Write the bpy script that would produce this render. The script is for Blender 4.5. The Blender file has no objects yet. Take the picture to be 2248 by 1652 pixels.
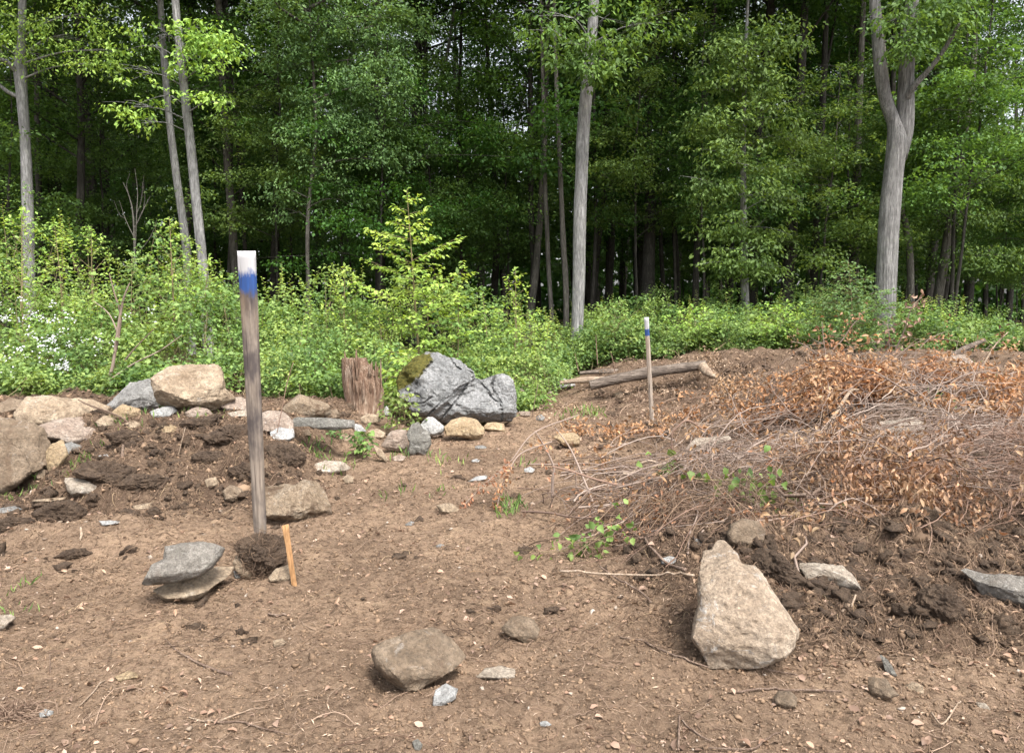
import bpy, math, random
import numpy as np
from mathutils import Vector

# ------------------------------------------------------------------ camera, sky, sun, exposure
S = bpy.context.scene
COL = S.collection
R = math.radians
EYE = 1.55
FV = 1636.0                      # focal length in the unit of the layout sheet (2248 wide)
PITCH = math.atan((826 - 670) / FV)
cd = bpy.data.cameras.new('camera')
cd.sensor_width = 36.0
cd.lens = FV / 2248.0 * 36.0
cd.clip_start = 0.05
cd.clip_end = 1500
cam = bpy.data.objects.new('camera', cd)
COL.objects.link(cam)
cam.location = (0, 0, EYE)
cam.rotation_euler = (R(90) - PITCH, 0, 0)
S.camera = cam

SUN_EL, SUN_AZ = 58.0, 150.0     # azimuth: clockwise from +y (view direction); behind and to the right
w = bpy.data.worlds.new('World')
S.world = w
w.use_nodes = True
nt = w.node_tree
nt.nodes.clear()
sky = nt.nodes.new('ShaderNodeTexSky')
sky.sky_type = 'NISHITA'
sky.sun_disc = False
sky.sun_elevation = R(SUN_EL)
sky.sun_rotation = R(SUN_AZ)
sky.air_density = 1.0
sky.dust_density = 4.0
sky.ozone_density = 1.0
hs = nt.nodes.new('ShaderNodeHueSaturation')
hs.inputs['Saturation'].default_value = 0.30
hs.inputs['Value'].default_value = 1.0
bg = nt.nodes.new('ShaderNodeBackground')
bg.inputs['Strength'].default_value = 0.14
wo = nt.nodes.new('ShaderNodeOutputWorld')
nt.links.new(sky.outputs[0], hs.inputs['Color'])
nt.links.new(hs.outputs[0], bg.inputs[0])
nt.links.new(bg.outputs[0], wo.inputs[0])
sl = bpy.data.lights.new('sun', 'SUN')
sl.energy = 2.2
sl.angle = R(18)
sl.color = (1.0, 0.95, 0.88)
sun = bpy.data.objects.new('sun', sl)
COL.objects.link(sun)
_d = Vector((math.sin(R(SUN_AZ)) * math.cos(R(SUN_EL)), math.cos(R(SUN_AZ)) * math.cos(R(SUN_EL)), math.sin(R(SUN_EL))))
sun.rotation_euler = _d.to_track_quat('Z', 'Y').to_euler()

S.view_settings.view_transform = 'Standard'
S.view_settings.look = 'None'
S.view_settings.exposure = 1.45
S.view_settings.gamma = 1.0
S.render.engine = 'CYCLES'
cy = S.cycles
cy.max_bounces = 6
cy.diffuse_bounces = 4
cy.glossy_bounces = 2
cy.transmission_bounces = 4
cy.transparent_max_bounces = 4
cy.caustics_reflective = False
cy.caustics_refractive = False
cy.use_denoising = True
try:
    cy.denoiser = 'OPENIMAGEDENOISE'
    cy.denoising_input_passes = 'RGB_ALBEDO_NORMAL'
except Exception:
    pass
cy.sample_clamp_indirect = 8

rng = np.random.default_rng(7)
random.seed(7)

# ------------------------------------------------------------------ maths helpers
def sm(t):
    t = np.clip(t, 0, 1)
    return t * t * (3 - 2 * t)

def _hash(ix, iy, iz):
    n = (ix * 374761393 + iy * 668265263 + iz * 2147483647) & 0xFFFFFFFF
    n = ((n ^ (n >> 13)) * 1274126177) & 0xFFFFFFFF
    n = ((n ^ (n >> 16)) * 2246822519) & 0xFFFFFFFF
    return ((n ^ (n >> 15)) & 0xFFFFFF) / float(0xFFFFFF) * 2 - 1

def noise(x, y, z):
    x, y, z = np.broadcast_arrays(np.asarray(x, float), np.asarray(y, float), np.asarray(z, float))
    xi, yi, zi = np.floor(x).astype(np.int64), np.floor(y).astype(np.int64), np.floor(z).astype(np.int64)
    fx, fy, fz = x - xi, y - yi, z - zi
    fx, fy, fz = fx * fx * (3 - 2 * fx), fy * fy * (3 - 2 * fy), fz * fz * (3 - 2 * fz)
    r = 0
    for dx in (0, 1):
        for dy in (0, 1):
            for dz in (0, 1):
                wt = (fx if dx else 1 - fx) * (fy if dy else 1 - fy) * (fz if dz else 1 - fz)
                r = r + wt * _hash(xi + dx, yi + dy, zi + dz)
    return r

def fbm(x, y, z, octv=4, gain=0.5):
    a, f, r, t = 1.0, 1.0, 0, 0
    for k in range(octv):
        r = r + a * noise(x * f + 17.3 * k, y * f - 9.1 * k, z * f + 4.7 * k)
        t += a
        a *= gain
        f *= 2.03
    return r / t

def mound_mask(x, y):
    x, y = np.asarray(x, float), np.asarray(y, float)
    left = sm((y - 5.0) / 1.1) * sm((-1.35 - x) / 0.9) * (1 - sm((y - 12) / 3))
    bank = sm((y - 2.75) / 0.9) * sm((x - 0.2 - 0.06 * y) / 0.7) * (1 - sm((y - 15) / 2)) * (1 - .6 * sm((y - 5.8) / 1.2) * (1 - sm((x - 2.5) / .8)) * (1 - sm((y - 10.5) / 1)))
    return np.maximum(left, bank)

# humps and hollows of dug soil: x, y, spread x, spread y, height
BUMPS = [(1.45, 4.2, .4, .13, .12), (1.85, 4.3, .25, .12, .10), (2.35, 4.25, .3, .18, .12), (-3.3, 6.15, .5, .3, .16), (-2.3, 6.3, .35, .22, .12), (-2.0, 6.6, .3, .25, .15), (-4.2, 6.9, .6, .25, .12),
         (-2.7, 6.9, .4, .2, .08), (-2.5, 5.75, .3, .12, -.08), (-3.1, 5.7, .25, .1, -.1), (3.4, 4.0, .22, .16, .12), (.95, 4.35, .35, .14, .09), (1.2, 3.7, .3, .2, .05), (-3.1, 4.9, .3, .15, .07),
         (-2.75, 5.1, .22, .12, .08), (3.2, 5.2, .5, .3, .1), (2.6, 3.55, .5, .12, .05), (3.1, 11.8, .5, .3, .16), (4.2, 11.6, .6, .3, .14), (.2, 4.9, .8, .4, -.03)]
def height(x, y):
    x, y = np.asarray(x, float), np.asarray(y, float)
    wx = x + 0.35 * noise(x * 0.6, y * 0.6, 3.3)
    wy = y + 0.35 * noise(x * 0.6, y * 0.6, 8.8)
    lf = sm((wy - 5.9) / 1.5) * sm((-1.3 - wx) / 1.1)
    z = 0.45 * lf * (1 - 0.55 * sm((wy - 8.2) / 2.0))
    z = z + 0.52 * sm((wy - 10.4) / 2.2) * sm((wx - 0.5) / 1.8) * (1 - 0.5 * sm((wy - 13.5) / 3))
    z = z + 0.47 * np.exp(-((wx - 4.5) / 1.9) ** 2 - ((wy - 8.9) / 2.4) ** 2)
    z = z + 0.17 * sm((wy - 3.3) / 1.1) * sm((wx - 0.35) / 0.9) * (1 - sm((wy - 5.3) / 1.5) * (1 - sm((wx - 2.7) / 1)))
    m = mound_mask(x, y)
    near = 1 - sm((y - 16) / 6)
    z = z + 0.035 * fbm(x * 1.1, y * 1.1, 0.5, 3) * (1 + 1.2 * m) + 0.028 * (np.abs(fbm(x * 2.4 + 5, y * 3.2, 1.7, 2)) * 2 - .4) * near
    z = z + ((0.022 + 0.06 * m) * fbm(x * 4.5, y * 4.5, 2.5, 3) + 0.07 * m * (np.abs(fbm(x * 2.2, y * 2.6, 9.5, 2)) * 2 - .45)) * near
    for bx, by, sx, sy, hh in BUMPS:
        z = z + hh * np.exp(-((x - bx) / sx) ** 2 - ((y - by) / sy) ** 2)
    # small hollow at left front and disturbed humps
    z = z - 0.07 * np.exp(-((x + 2.62) / 0.22) ** 2 - ((y - 4.55) / 0.14) ** 2)
    z = z + 0.05 * np.exp(-((x + 2.6) / 0.5) ** 2 - ((y - 4.85) / 0.2) ** 2)
    return z

def height_fine(x, y):
    m = mound_mask(x, y)
    near = 1 - sm((y - 9) / 6)
    r = 1 - np.abs(noise(x * 11, y * 11, 5.5))
    z = height(x, y) + near * ((0.020 + 0.035 * m) * fbm(x * 14, y * 14, 1.2, 3, 0.65) + (0.006 + 0.016 * m) * (r ** 3 - 0.3))
    z = z + near * (0.005 + 0.004 * m) * noise(x * 55, y * 55, 6.1)
    return z

RIGHT = np.array([1.0, 0, 0])
FWD = np.array([0, math.cos(PITCH), -math.sin(PITCH)])
UP = np.array([0, math.sin(PITCH), math.cos(PITCH)])
def ray(u, v):
    d = FWD + RIGHT * (u - 1124) / FV - UP * (v - 826) / FV
    return d
def at(u, v, D):                  # the point at ground distance D along the sight line (u, v)
    d = ray(u, v)
    t = D / d[1]
    return np.array([d[0] * t, D, EYE + d[2] * t])
def ground(u, v):                 # where the sight line meets the terrain
    d = ray(u, v)
    t = np.linspace(1.5, 40, 6000)
    px, py, pz = d[0] * t, d[1] * t, EYE + d[2] * t
    k = np.argmax(pz < height(px, py))
    if k == 0:
        k = len(t) - 1
    return np.array([px[k], py[k], pz[k]])

# ------------------------------------------------------------------ mesh helpers
class MB:
    def __init__(s):
        s.v, s.f, s.n, s.mi = [], [], 0, []
    def add(s, v, *faces):
        v = np.asarray(v, float).reshape(-1, 3)
        for f in faces:
            f = np.asarray(f, np.int64)
            if len(f):
                s.f.append(f + s.n)
        s.v.append(v)
        s.n += len(v)
    def build(s, name, mat, parent=None, loc=None, smooth=False, attrs=None):
        me = bpy.data.meshes.new(name)
        v = np.concatenate(s.v) if s.v else np.zeros((0, 3))
        if loc is not None:
            v = v - np.asarray(loc)
        nl = sum(f.size for f in s.f)
        npoly = sum(len(f) for f in s.f)
        me.vertices.add(len(v))
        me.vertices.foreach_set('co', v.astype(np.float32).ravel())
        me.loops.add(nl)
        me.polygons.add(npoly)
        li = np.concatenate([f.ravel() for f in s.f]).astype(np.int32)
        tot = np.concatenate([np.full(len(f), f.shape[1], np.int32) for f in s.f])
        st = np.concatenate([[0], np.cumsum(tot)[:-1]]).astype(np.int32)
        me.loops.foreach_set('vertex_index', li)
        me.polygons.foreach_set('loop_start', st)
        me.polygons.foreach_set('loop_total', tot)
        if smooth:
            me.polygons.foreach_set('use_smooth', np.ones(npoly, bool))
        me.update(calc_edges=True)
        if attrs:
            for k, a in attrs.items():
                at_ = me.attributes.new(k, 'FLOAT', 'POINT')
                at_.data.foreach_set('value', np.asarray(a, np.float32))
        me.materials.append(mat)
        o = bpy.data.objects.new(name, me)
        COL.objects.link(o)
        if parent is not None:
            o.parent = parent
        elif loc is not None:
            o.location = [float(q) for q in loc]
        return o

def tag(o, label=None, cat=None, group=None, kind=None):
    if label: o['label'] = label
    if cat: o['category'] = cat
    if group: o['group'] = group
    if kind: o['kind'] = kind
    return o

def empty(name, loc, label, cat, group=None):
    o = bpy.data.objects.new(name, None)
    o.empty_display_size = 0.1
    o.location = [float(q) for q in loc]
    COL.objects.link(o)
    return tag(o, label, cat, group)

def unit(a):
    return a / np.maximum(np.linalg.norm(a, axis=-1, keepdims=True), 1e-9)

def tubes(P, Rd, sides=3, caps=False, rough=0.0):
    """P (N,K,3) paths, Rd (N,K) radii"""
    P = np.asarray(P, float); Rd = np.asarray(Rd, float)
    N, K, _ = P.shape
    T = unit(np.gradient(P, axis=1))
    ref = np.zeros((N, 1, 3)); ref[..., 2] = 1
    m = T.mean(axis=1)
    vert = np.abs(m[:, 2]) / np.maximum(np.linalg.norm(m, axis=1), 1e-9) > 0.75
    ref[vert, 0] = (1, 0, 0)
    A = unit(np.cross(T, np.broadcast_to(ref, T.shape)))
    B = np.cross(T, A)
    ang = np.arange(sides) / sides * 2 * math.pi
    ring = A[:, :, None, :] * np.cos(ang)[None, None, :, None] + B[:, :, None, :] * np.sin(ang)[None, None, :, None]
    rr = Rd[:, :, None, None] * np.ones((1, 1, sides, 1))
    V = P[:, :, None, :] + ring * rr
    if rough:
        q = V.reshape(-1, 3)
        n = fbm(q[:, 0] * 3, q[:, 1] * 3, q[:, 2] * 1.2, 3).reshape(N, K, sides, 1)
        V = V + ring * rr * n * rough
    idx = np.arange(N * K * sides).reshape(N, K, sides)
    a = idx[:, :-1, :]; b = np.roll(a, -1, axis=2)
    c = idx[:, 1:, :]; d = np.roll(c, -1, axis=2)
    Q = np.stack([a, b, d, c], axis=-1).reshape(-1, 4)
    V = V.reshape(-1, 3)
    if caps:
        n0 = len(V)
        V = np.concatenate([V, P[:, 0], P[:, -1]])
        tr = []
        for i in range(N):
            for j in range(sides):
                k = (j + 1) % sides
                tr.append((n0 + i, idx[i, 0, k], idx[i, 0, j]))
                tr.append((n0 + N + i, idx[i, -1, j], idx[i, -1, k]))
        return V, Q, np.array(tr)
    return V, Q

def curve_pts(pts, n):
    """Catmull-Rom through pts, n samples"""
    p = np.asarray(pts, float)
    p = np.vstack([2 * p[0] - p[1], p, 2 * p[-1] - p[-2]])
    m = len(p) - 3
    out = []
    for t in np.linspace(0, m - 1e-6, n):
        i = int(t); f = t - i
        a, b, c, d = p[i], p[i + 1], p[i + 2], p[i + 3]
        out.append(0.5 * ((2 * b) + (c - a) * f + (2 * a - 5 * b + 4 * c - d) * f * f + (3 * b - a - 3 * c + d) * f ** 3))
    return np.array(out)

def leaves(mb, pos, axis, nrm, size, wr=0.6, fold=0.12):
    axis = unit(axis)
    side = unit(np.cross(axis, nrm))
    nrm = np.cross(side, axis)
    s = np.asarray(size)[:, None]
    mid = pos + axis * s * 0.45
    a = mid + side * s * wr * 0.5 + nrm * s * fold
    b = mid - side * s * wr * 0.5 + nrm * s * fold
    tip = pos + axis * s - nrm * s * 0.1
    V = np.stack([pos, a, tip, b], axis=1).reshape(-1, 3)
    i = np.arange(len(pos))[:, None] * 4
    mb.add(V, np.concatenate([i + np.array([[0, 1, 2]]), i + np.array([[0, 2, 3]])]))

def curled(mb, pos, axis, nrm, size, wr=0.5, curl=0.5):
    """eight-vertex curled leaf"""
    axis = unit(axis)
    side = unit(np.cross(axis, nrm)); nrm = np.cross(side, axis)
    s = np.asarray(size)[:, None]
    c = np.asarray(curl)
    c = (c if c.ndim else np.full(len(pos), float(c)))[:, None]
    def P(t, wd, up):
        return pos + axis * s * t + side * s * wd + nrm * s * up
    V = np.stack([P(0, 0, 0), P(.33, wr * .5, .16 * c + .1), P(.33, 0, .12 * c), P(.33, -wr * .5, .16 * c + .13), P(.7, wr * .38, .1 * c + .16), P(.7, 0, .06 * c), P(.7, -wr * .38, .1 * c + .1), P(1, 0, -.2 * c)], axis=1).reshape(-1, 3)
    i = np.arange(len(pos))[:, None] * 8
    F = [[0, 1, 2], [0, 2, 3], [1, 4, 5], [1, 5, 2], [2, 5, 6], [2, 6, 3], [4, 7, 5], [5, 7, 6]]
    mb.add(V, np.concatenate([i + np.array([f]) for f in F]))

def rnd_dirs(n, r=rng):
    return unit(r.normal(size=(n, 3)))

# ------------------------------------------------------------------ materials
class NT:
    def __init__(s, name):
        s.m = bpy.data.materials.new(name)
        s.m.use_nodes = True
        s.t = s.m.node_tree
        s.t.nodes.clear()
        s.out = s.n('ShaderNodeOutputMaterial')
        s.tc = s.n('ShaderNodeTexCoord')
        s.geo = s.n('ShaderNodeNewGeometry')
    def n(s, t, **k):
        x = s.t.nodes.new(t)
        for a, b in k.items():
            setattr(x, a, b)
        return x
    def l(s, a, b):
        s.t.links.new(a, b)
    def noise(s, scale, detail=5, rough=0.6, vec=None, dist=0.0):
        x = s.n('ShaderNodeTexNoise')
        x.inputs['Scale'].default_value = scale
        x.inputs['Detail'].default_value = detail
        x.inputs['Roughness'].default_value = rough
        x.inputs['Distortion'].default_value = dist
        s.l(vec if vec is not None else s.tc.outputs['Object'], x.inputs['Vector'])
        return x.outputs[0]
    def mapping(s, scale, src=None):
        x = s.n('ShaderNodeMapping')
        x.inputs['Scale'].default_value = scale
        s.l(src if src is not None else s.tc.outputs['Object'], x.inputs['Vector'])
        return x.outputs[0]
    def ramp(s, f, stops, interp='LINEAR'):
        x = s.n('ShaderNodeValToRGB')
        x.color_ramp.interpolation = interp
        e = x.color_ramp.elements
        while len(e) < len(stops):
            e.new(0.5)
        for i, (p, c) in enumerate(stops):
            e[i].position = p
            if not isinstance(c, (tuple, list)):
                c = (c, c, c)
            e[i].color = (*c, 1)
        s.l(f, x.inputs[0])
        return x.outputs[0]
    def mix(s, f, a, b, mode='MIX'):
        x = s.n('ShaderNodeMix', data_type='RGBA', blend_type=mode)
        for v, k in ((f, 0), (a, 6), (b, 7)):
            if isinstance(v, (tuple, list)):
                x.inputs[k].default_value = (*v, 1)
            elif isinstance(v, (int, float)):
                x.inputs[k].default_value = v
            else:
                s.l(v, x.inputs[k])
        return x.outputs[2]
    def math(s, op, a, b=0.0):
        x = s.n('ShaderNodeMath', operation=op)
        for v, k in ((a, 0), (b, 1)):
            if isinstance(v, (int, float)):
                x.inputs[k].default_value = v
            else:
                s.l(v, x.inputs[k])
        return x.outputs[0]
    def bump(s, h, strength, dist, prev=None):
        x = s.n('ShaderNodeBump')
        x.inputs['Strength'].default_value = strength
        x.inputs['Distance'].default_value = dist
        s.l(h, x.inputs['Height'])
        if prev is not None:
            s.l(prev, x.inputs['Normal'])
        return x.outputs[0]
    def princ(s, col, rough=0.9, normal=None, spec=0.2):
        x = s.n('ShaderNodeBsdfPrincipled')
        if isinstance(col, (tuple, list)):
            x.inputs['Base Color'].default_value = (*col, 1)
        else:
            s.l(col, x.inputs['Base Color'])
        x.inputs['Roughness'].default_value = rough
        x.inputs['Specular IOR Level'].default_value = spec
        if normal is not None:
            s.l(normal, x.inputs['Normal'])
        s.l(x.outputs[0], s.out.inputs[0])
        return x

def leaf_mat(name, a, b, c=None, trans=0.4, tcol=None, patch=1.2):
    """a/b: leaf colours picked leaf by leaf, c: colour of new growth"""
    t = NT(name)
    isl = t.geo.outputs['Random Per Island']
    col = t.mix(isl, a, b)
    nz = t.noise(patch, 2, 0.5)
    oi = t.n('ShaderNodeObjectInfo')
    if c is not None:
        col = t.mix(t.ramp(nz, [(0.45, 0.0), (0.65, 0.8)]), col, c)
    hsv = t.n('ShaderNodeHueSaturation')
    t.l(t.math('ADD', t.math('MULTIPLY', oi.outputs['Random'], 0.03), 0.485), hsv.inputs['Hue'])
    t.l(t.math('ADD', t.math('MULTIPLY', isl, 0.5), 0.75), hsv.inputs['Value'])
    t.l(col, hsv.inputs['Color'])
    col = hsv.outputs[0]
    p = t.princ(col, 0.55, spec=0.3)
    tr = t.n('ShaderNodeBsdfTranslucent')
    tc = t.mix(1.0, col, tcol or (1.45, 1.3, 0.6), 'MULTIPLY')
    t.l(tc, tr.inputs[0])
    mx = t.n('ShaderNodeMixShader')
    mx.inputs[0].default_value = trans
    t.l(p.outputs[0], mx.inputs[1]); t.l(tr.outputs[0], mx.inputs[2])
    t.l(mx.outputs[0], t.out.inputs[0])
    return t.m

def rock_mat(name, a, b, c, white=0.3, dirt=0.3, dirtcol=(0.13, 0.085, 0.055), scale=1.0, moss=False):
    t = NT(name)
    v = t.tc.outputs['Object']
    n1 = t.noise(3.2 * scale, 6, 0.65)
    col = t.ramp(n1, [(0.3, a), (0.5, b), (0.68, c)])
    n2 = t.noise(22 * scale, 6, 0.7)
    col = t.mix(t.ramp(n2, [(0.36, 0.6), (0.6, 0.0)]), col, tuple(q * 0.5 for q in a))
    n3 = t.noise(9 * scale, 8, 0.75, dist=1.2)
    col = t.mix(t.math('MULTIPLY', t.ramp(n3, [(0.57, 0.0), (0.66, 1.0)]), white), col, (0.62, 0.60, 0.57))
    n5 = t.noise(60 * scale, 4, 0.6)
    col = t.mix(t.ramp(n5, [(0.4, 0.35), (0.55, 0.0)]), col, (0.07, 0.06, 0.05))
    n4 = t.noise(2.3 * scale, 5, 0.7, dist=0.6)
    col = t.mix(t.math('MULTIPLY', t.ramp(n4, [(0.5, 0.0), (0.62, 1.0)]), dirt), col, dirtcol)
    if moss:
        at_ = t.n('ShaderNodeAttribute', attribute_name='moss')
        mcol = t.ramp(t.noise(30, 4, 0.7), [(0.3, (0.045, 0.05, 0.012)), (0.6, (0.13, 0.115, 0.025)), (0.75, (0.18, 0.14, 0.04))])
        mk = t.ramp(t.math('ADD', at_.outputs['Fac'], t.math('MULTIPLY', t.math('SUBTRACT', t.noise(7, 6, 0.75), 0.5), 1.5)), [(0.45, 0.0), (0.55, 1.0)])
        col = t.mix(mk, col, mcol)
    b1 = t.bump(t.noise(7 * scale, 8, 0.75), 0.9, 0.07)
    b2 = t.bump(t.noise(40 * scale, 6, 0.75), 0.8, 0.018, b1)
    cr = t.n('ShaderNodeTexVoronoi', feature='DISTANCE_TO_EDGE')
    cr.inputs['Scale'].default_value = 3.0 * scale
    t.l(t.mix(0.12, v, t.n('ShaderNodeTexNoise').outputs[1]), cr.inputs['Vector'])
    b3 = t.bump(t.ramp(cr.outputs[0], [(0.0, 0.0), (0.03, 1.0)]), 0.35, 0.01, b2)
    t.princ(col, 0.9, b3, 0.25)
    return t.m

def wood_mat(name, a, b, c, stretch=(30, 30, 2.2), bump=0.5, lichen=0.0):
    t = NT(name)
    v = t.mapping(stretch)
    n = t.noise(1.0, 6, 0.65, v)
    col = t.ramp(n, [(0.3, a), (0.5, b), (0.7, c)])
    n2 = t.noise(2.5, 4, 0.6)
    col = t.mix(t.ramp(n2, [(0.4, 0.4), (0.65, 0.0)]), col, tuple(q * 0.6 for q in a))
    if lichen:
        n3 = t.noise(9, 6, 0.75)
        col = t.mix(t.math('MULTIPLY', t.ramp(n3, [(0.58, 0.0), (0.64, 1.0)]), lichen), col, (0.36, 0.38, 0.28))
    col = t.mix(t.ramp(t.noise(4.0, 5, 0.7, v), [(0.42, 0.5), (0.56, 0.0)]), col, tuple(q * 0.45 for q in a))
    b1 = t.bump(n, bump, 0.05)
    b2 = t.bump(t.noise(3.0, 5, 0.7, v), bump, 0.01, b1)
    t.princ(col, 0.9, b2, 0.15)
    return t.m

M = {}
M['tan'] = rock_mat('rock_tan', (0.31, 0.225, 0.15), (0.46, 0.36, 0.255), (0.56, 0.46, 0.345), 0.35, 0.5)
M['pale'] = rock_mat('rock_pale', (0.36, 0.29, 0.22), (0.50, 0.43, 0.35), (0.58, 0.52, 0.45), 0.7, 0.3)
M['grey'] = rock_mat('rock_grey', (0.22, 0.215, 0.205), (0.35, 0.345, 0.33), (0.46, 0.455, 0.44), 0.7, 0.2, scale=1.4)
M['brown'] = rock_mat('rock_brown', (0.19, 0.135, 0.09), (0.29, 0.22, 0.155), (0.38, 0.30, 0.22), 0.3, 0.8)
M['white'] = rock_mat('rock_white', (0.38, 0.38, 0.37), (0.52, 0.52, 0.51), (0.62, 0.62, 0.60), 0.7, 0.25)
M['pink'] = rock_mat('rock_pink', (0.28, 0.20, 0.155), (0.43, 0.345, 0.28), (0.52, 0.445, 0.38), 0.5, 0.4)
M['slate'] = rock_mat('rock_slate', (0.15, 0.145, 0.13), (0.27, 0.26, 0.23), (0.38, 0.36, 0.33), 0.5, 0.2, scale=1.6)
M['slateslab'] = rock_mat('rock_slate_pale', (0.24, 0.22, 0.19), (0.38, 0.35, 0.31), (0.48, 0.45, 0.40), 0.6, 0.35, scale=2.2)
M['warm'] = rock_mat('rock_warm', (0.37, 0.28, 0.20), (0.54, 0.43, 0.325), (0.64, 0.54, 0.43), 0.8, 0.3, dirtcol=(.22, .15, .095))
M['ochre'] = rock_mat('rock_ochre', (0.33, 0.23, 0.13), (0.49, 0.37, 0.23), (0.58, 0.47, 0.32), 0.35, 0.35)
M['boulder'] = rock_mat('boulder_grey', (0.17, 0.175, 0.175), (0.33, 0.335, 0.335), (0.47, 0.47, 0.47), 0.6, 0.0, scale=1.6, moss=True)
M['clod'] = rock_mat('soil_lump', (0.08, 0.053, 0.037), (0.135, 0.092, 0.063), (0.20, 0.14, 0.095), 0.0, 0.6, scale=3)
M['capped'] = rock_mat('rock_soil_capped', (0.30, 0.22, 0.15), (0.42, 0.32, 0.22), (0.50, 0.42, 0.32), 0.4, 0.95, scale=2.5)

M['bark_grey'] = wood_mat('bark_grey', (0.145, 0.142, 0.14), (0.29, 0.285, 0.28), (0.42, 0.415, 0.41), (14, 14, 1.6), 0.9, 0.5)
M['bark_furrow'] = wood_mat('bark_furrowed', (0.10, 0.097, 0.094), (0.265, 0.26, 0.252), (0.42, 0.41, 0.40), (22, 22, 1.3), 1.0, 0.25)
M['bark_mid'] = wood_mat('bark_mid', (0.07, 0.062, 0.055), (0.13, 0.12, 0.105), (0.19, 0.175, 0.155), (12, 12, 1.5), 0.8, 0.3)
M['bark_dark'] = wood_mat('bark_dark', (0.035, 0.032, 0.028), (0.06, 0.055, 0.048), (0.10, 0.09, 0.08), (12, 12, 1.5), 0.8, 0.15)
M['stump'] = wood_mat('stump_wood', (0.15, 0.08, 0.055), (0.34, 0.235, 0.165), (0.52, 0.43, 0.34), (26, 26, 3), 1.0)
M['log'] = wood_mat('log_weathered', (0.08, 0.063, 0.052), (0.175, 0.14, 0.115), (0.31, 0.26, 0.215), (3, 26, 26), 0.8)
M['log_pale'] = wood_mat('log_peeled', (0.20, 0.14, 0.10), (0.35, 0.27, 0.20), (0.48, 0.39, 0.30), (3, 26, 26), 0.6)
M['stick'] = wood_mat('stick', (0.12, 0.08, 0.06), (0.21, 0.15, 0.115), (0.30, 0.23, 0.18), (30, 30, 30), 0.4)
M['stick_pale'] = wood_mat('stick_pale', (0.28, 0.20, 0.14), (0.40, 0.31, 0.23), (0.50, 0.41, 0.33), (30, 30, 30), 0.4)
M['lath'] = wood_mat('lath_fresh', (0.30, 0.16, 0.07), (0.42, 0.245, 0.12), (0.50, 0.31, 0.165), (60, 60, 3), 0.15)

def twig_mat(name, a, b):
    t = NT(name)
    t.princ(t.mix(t.geo.outputs['Random Per Island'], a, b), 0.8, None, 0.25)
    return t.m
M['twig'] = twig_mat('twig', (0.11, 0.065, 0.045), (0.36, 0.26, 0.19))
M['root'] = twig_mat('root_fibre', (0.06, 0.038, 0.026), (0.25, 0.17, 0.115))
M['stem_grey'] = twig_mat('stem_grey', (0.11, 0.068, 0.05), (0.35, 0.28, 0.235))
M['stem_red'] = twig_mat('stem_red', (0.11, 0.065, 0.047), (0.27, 0.18, 0.135))
M['stem_green'] = twig_mat('stem_green', (0.10, 0.09, 0.04), (0.26, 0.20, 0.12))
M['straw'] = twig_mat('straw', (0.28, 0.17, 0.09), (0.55, 0.42, 0.26))
M['chip'] = twig_mat('wood_chip', (0.22, 0.14, 0.09), (0.52, 0.40, 0.30))
M['clods'] = twig_mat('soil_crumbs', (0.09, 0.058, 0.037), (0.25, 0.17, 0.11))
M['peb'] = twig_mat('pebble', (0.22, 0.165, 0.12), (0.40, 0.34, 0.285))

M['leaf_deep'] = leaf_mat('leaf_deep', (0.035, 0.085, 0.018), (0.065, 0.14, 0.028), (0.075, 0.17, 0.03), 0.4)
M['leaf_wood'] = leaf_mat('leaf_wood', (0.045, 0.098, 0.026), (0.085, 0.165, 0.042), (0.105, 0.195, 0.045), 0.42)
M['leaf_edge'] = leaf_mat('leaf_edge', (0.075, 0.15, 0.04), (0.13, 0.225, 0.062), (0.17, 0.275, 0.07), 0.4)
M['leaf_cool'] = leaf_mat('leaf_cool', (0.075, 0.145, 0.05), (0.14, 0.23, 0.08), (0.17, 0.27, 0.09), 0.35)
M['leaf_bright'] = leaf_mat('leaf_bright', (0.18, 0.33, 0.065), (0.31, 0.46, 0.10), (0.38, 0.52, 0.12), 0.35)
M['leaf_shrub'] = leaf_mat('leaf_shrub', (0.085, 0.16, 0.045), (0.20, 0.30, 0.085), (0.34, 0.42, 0.12), 0.35, patch=1.0)
M['leaf_low'] = leaf_mat('leaf_low', (0.06, 0.125, 0.035), (0.145, 0.235, 0.065), (0.24, 0.33, 0.09), 0.35, patch=1.4)
M['leaf_bramble'] = leaf_mat('leaf_bramble', (0.065, 0.13, 0.038), (0.15, 0.24, 0.07), (0.21, 0.30, 0.08), 0.35)
M['leaf_brown'] = leaf_mat('leaf_withered', (0.13, 0.075, 0.042), (0.40, 0.24, 0.135), (0.36, 0.26, 0.16), 0.25, (1.3, 1.0, 0.7), patch=1.6)
M['leaf_orange'] = leaf_mat('leaf_orange', (0.24, 0.12, 0.06), (0.50, 0.27, 0.15), (0.37, 0.255, 0.16), 0.3, (1.3, 1.0, 0.7), patch=1.6)
M['leaf_litter'] = leaf_mat('leaf_litter', (0.17, 0.11, 0.077), (0.40, 0.285, 0.215), (0.30, 0.185, 0.12), 0.15, (1.2, 1.0, 0.8), patch=3)
M['leaf_scrap'] = leaf_mat('leaf_scrap', (0.10, 0.06, 0.04), (0.36, 0.24, 0.17), (0.22, 0.13, 0.085), 0.1, (1.2, 1.0, 0.8), patch=2)
M['petal'] = leaf_mat('petal', (0.50, 0.52, 0.53), (0.62, 0.64, 0.64), None, 0.2, (1.0, 1.0, 1.0))

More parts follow.
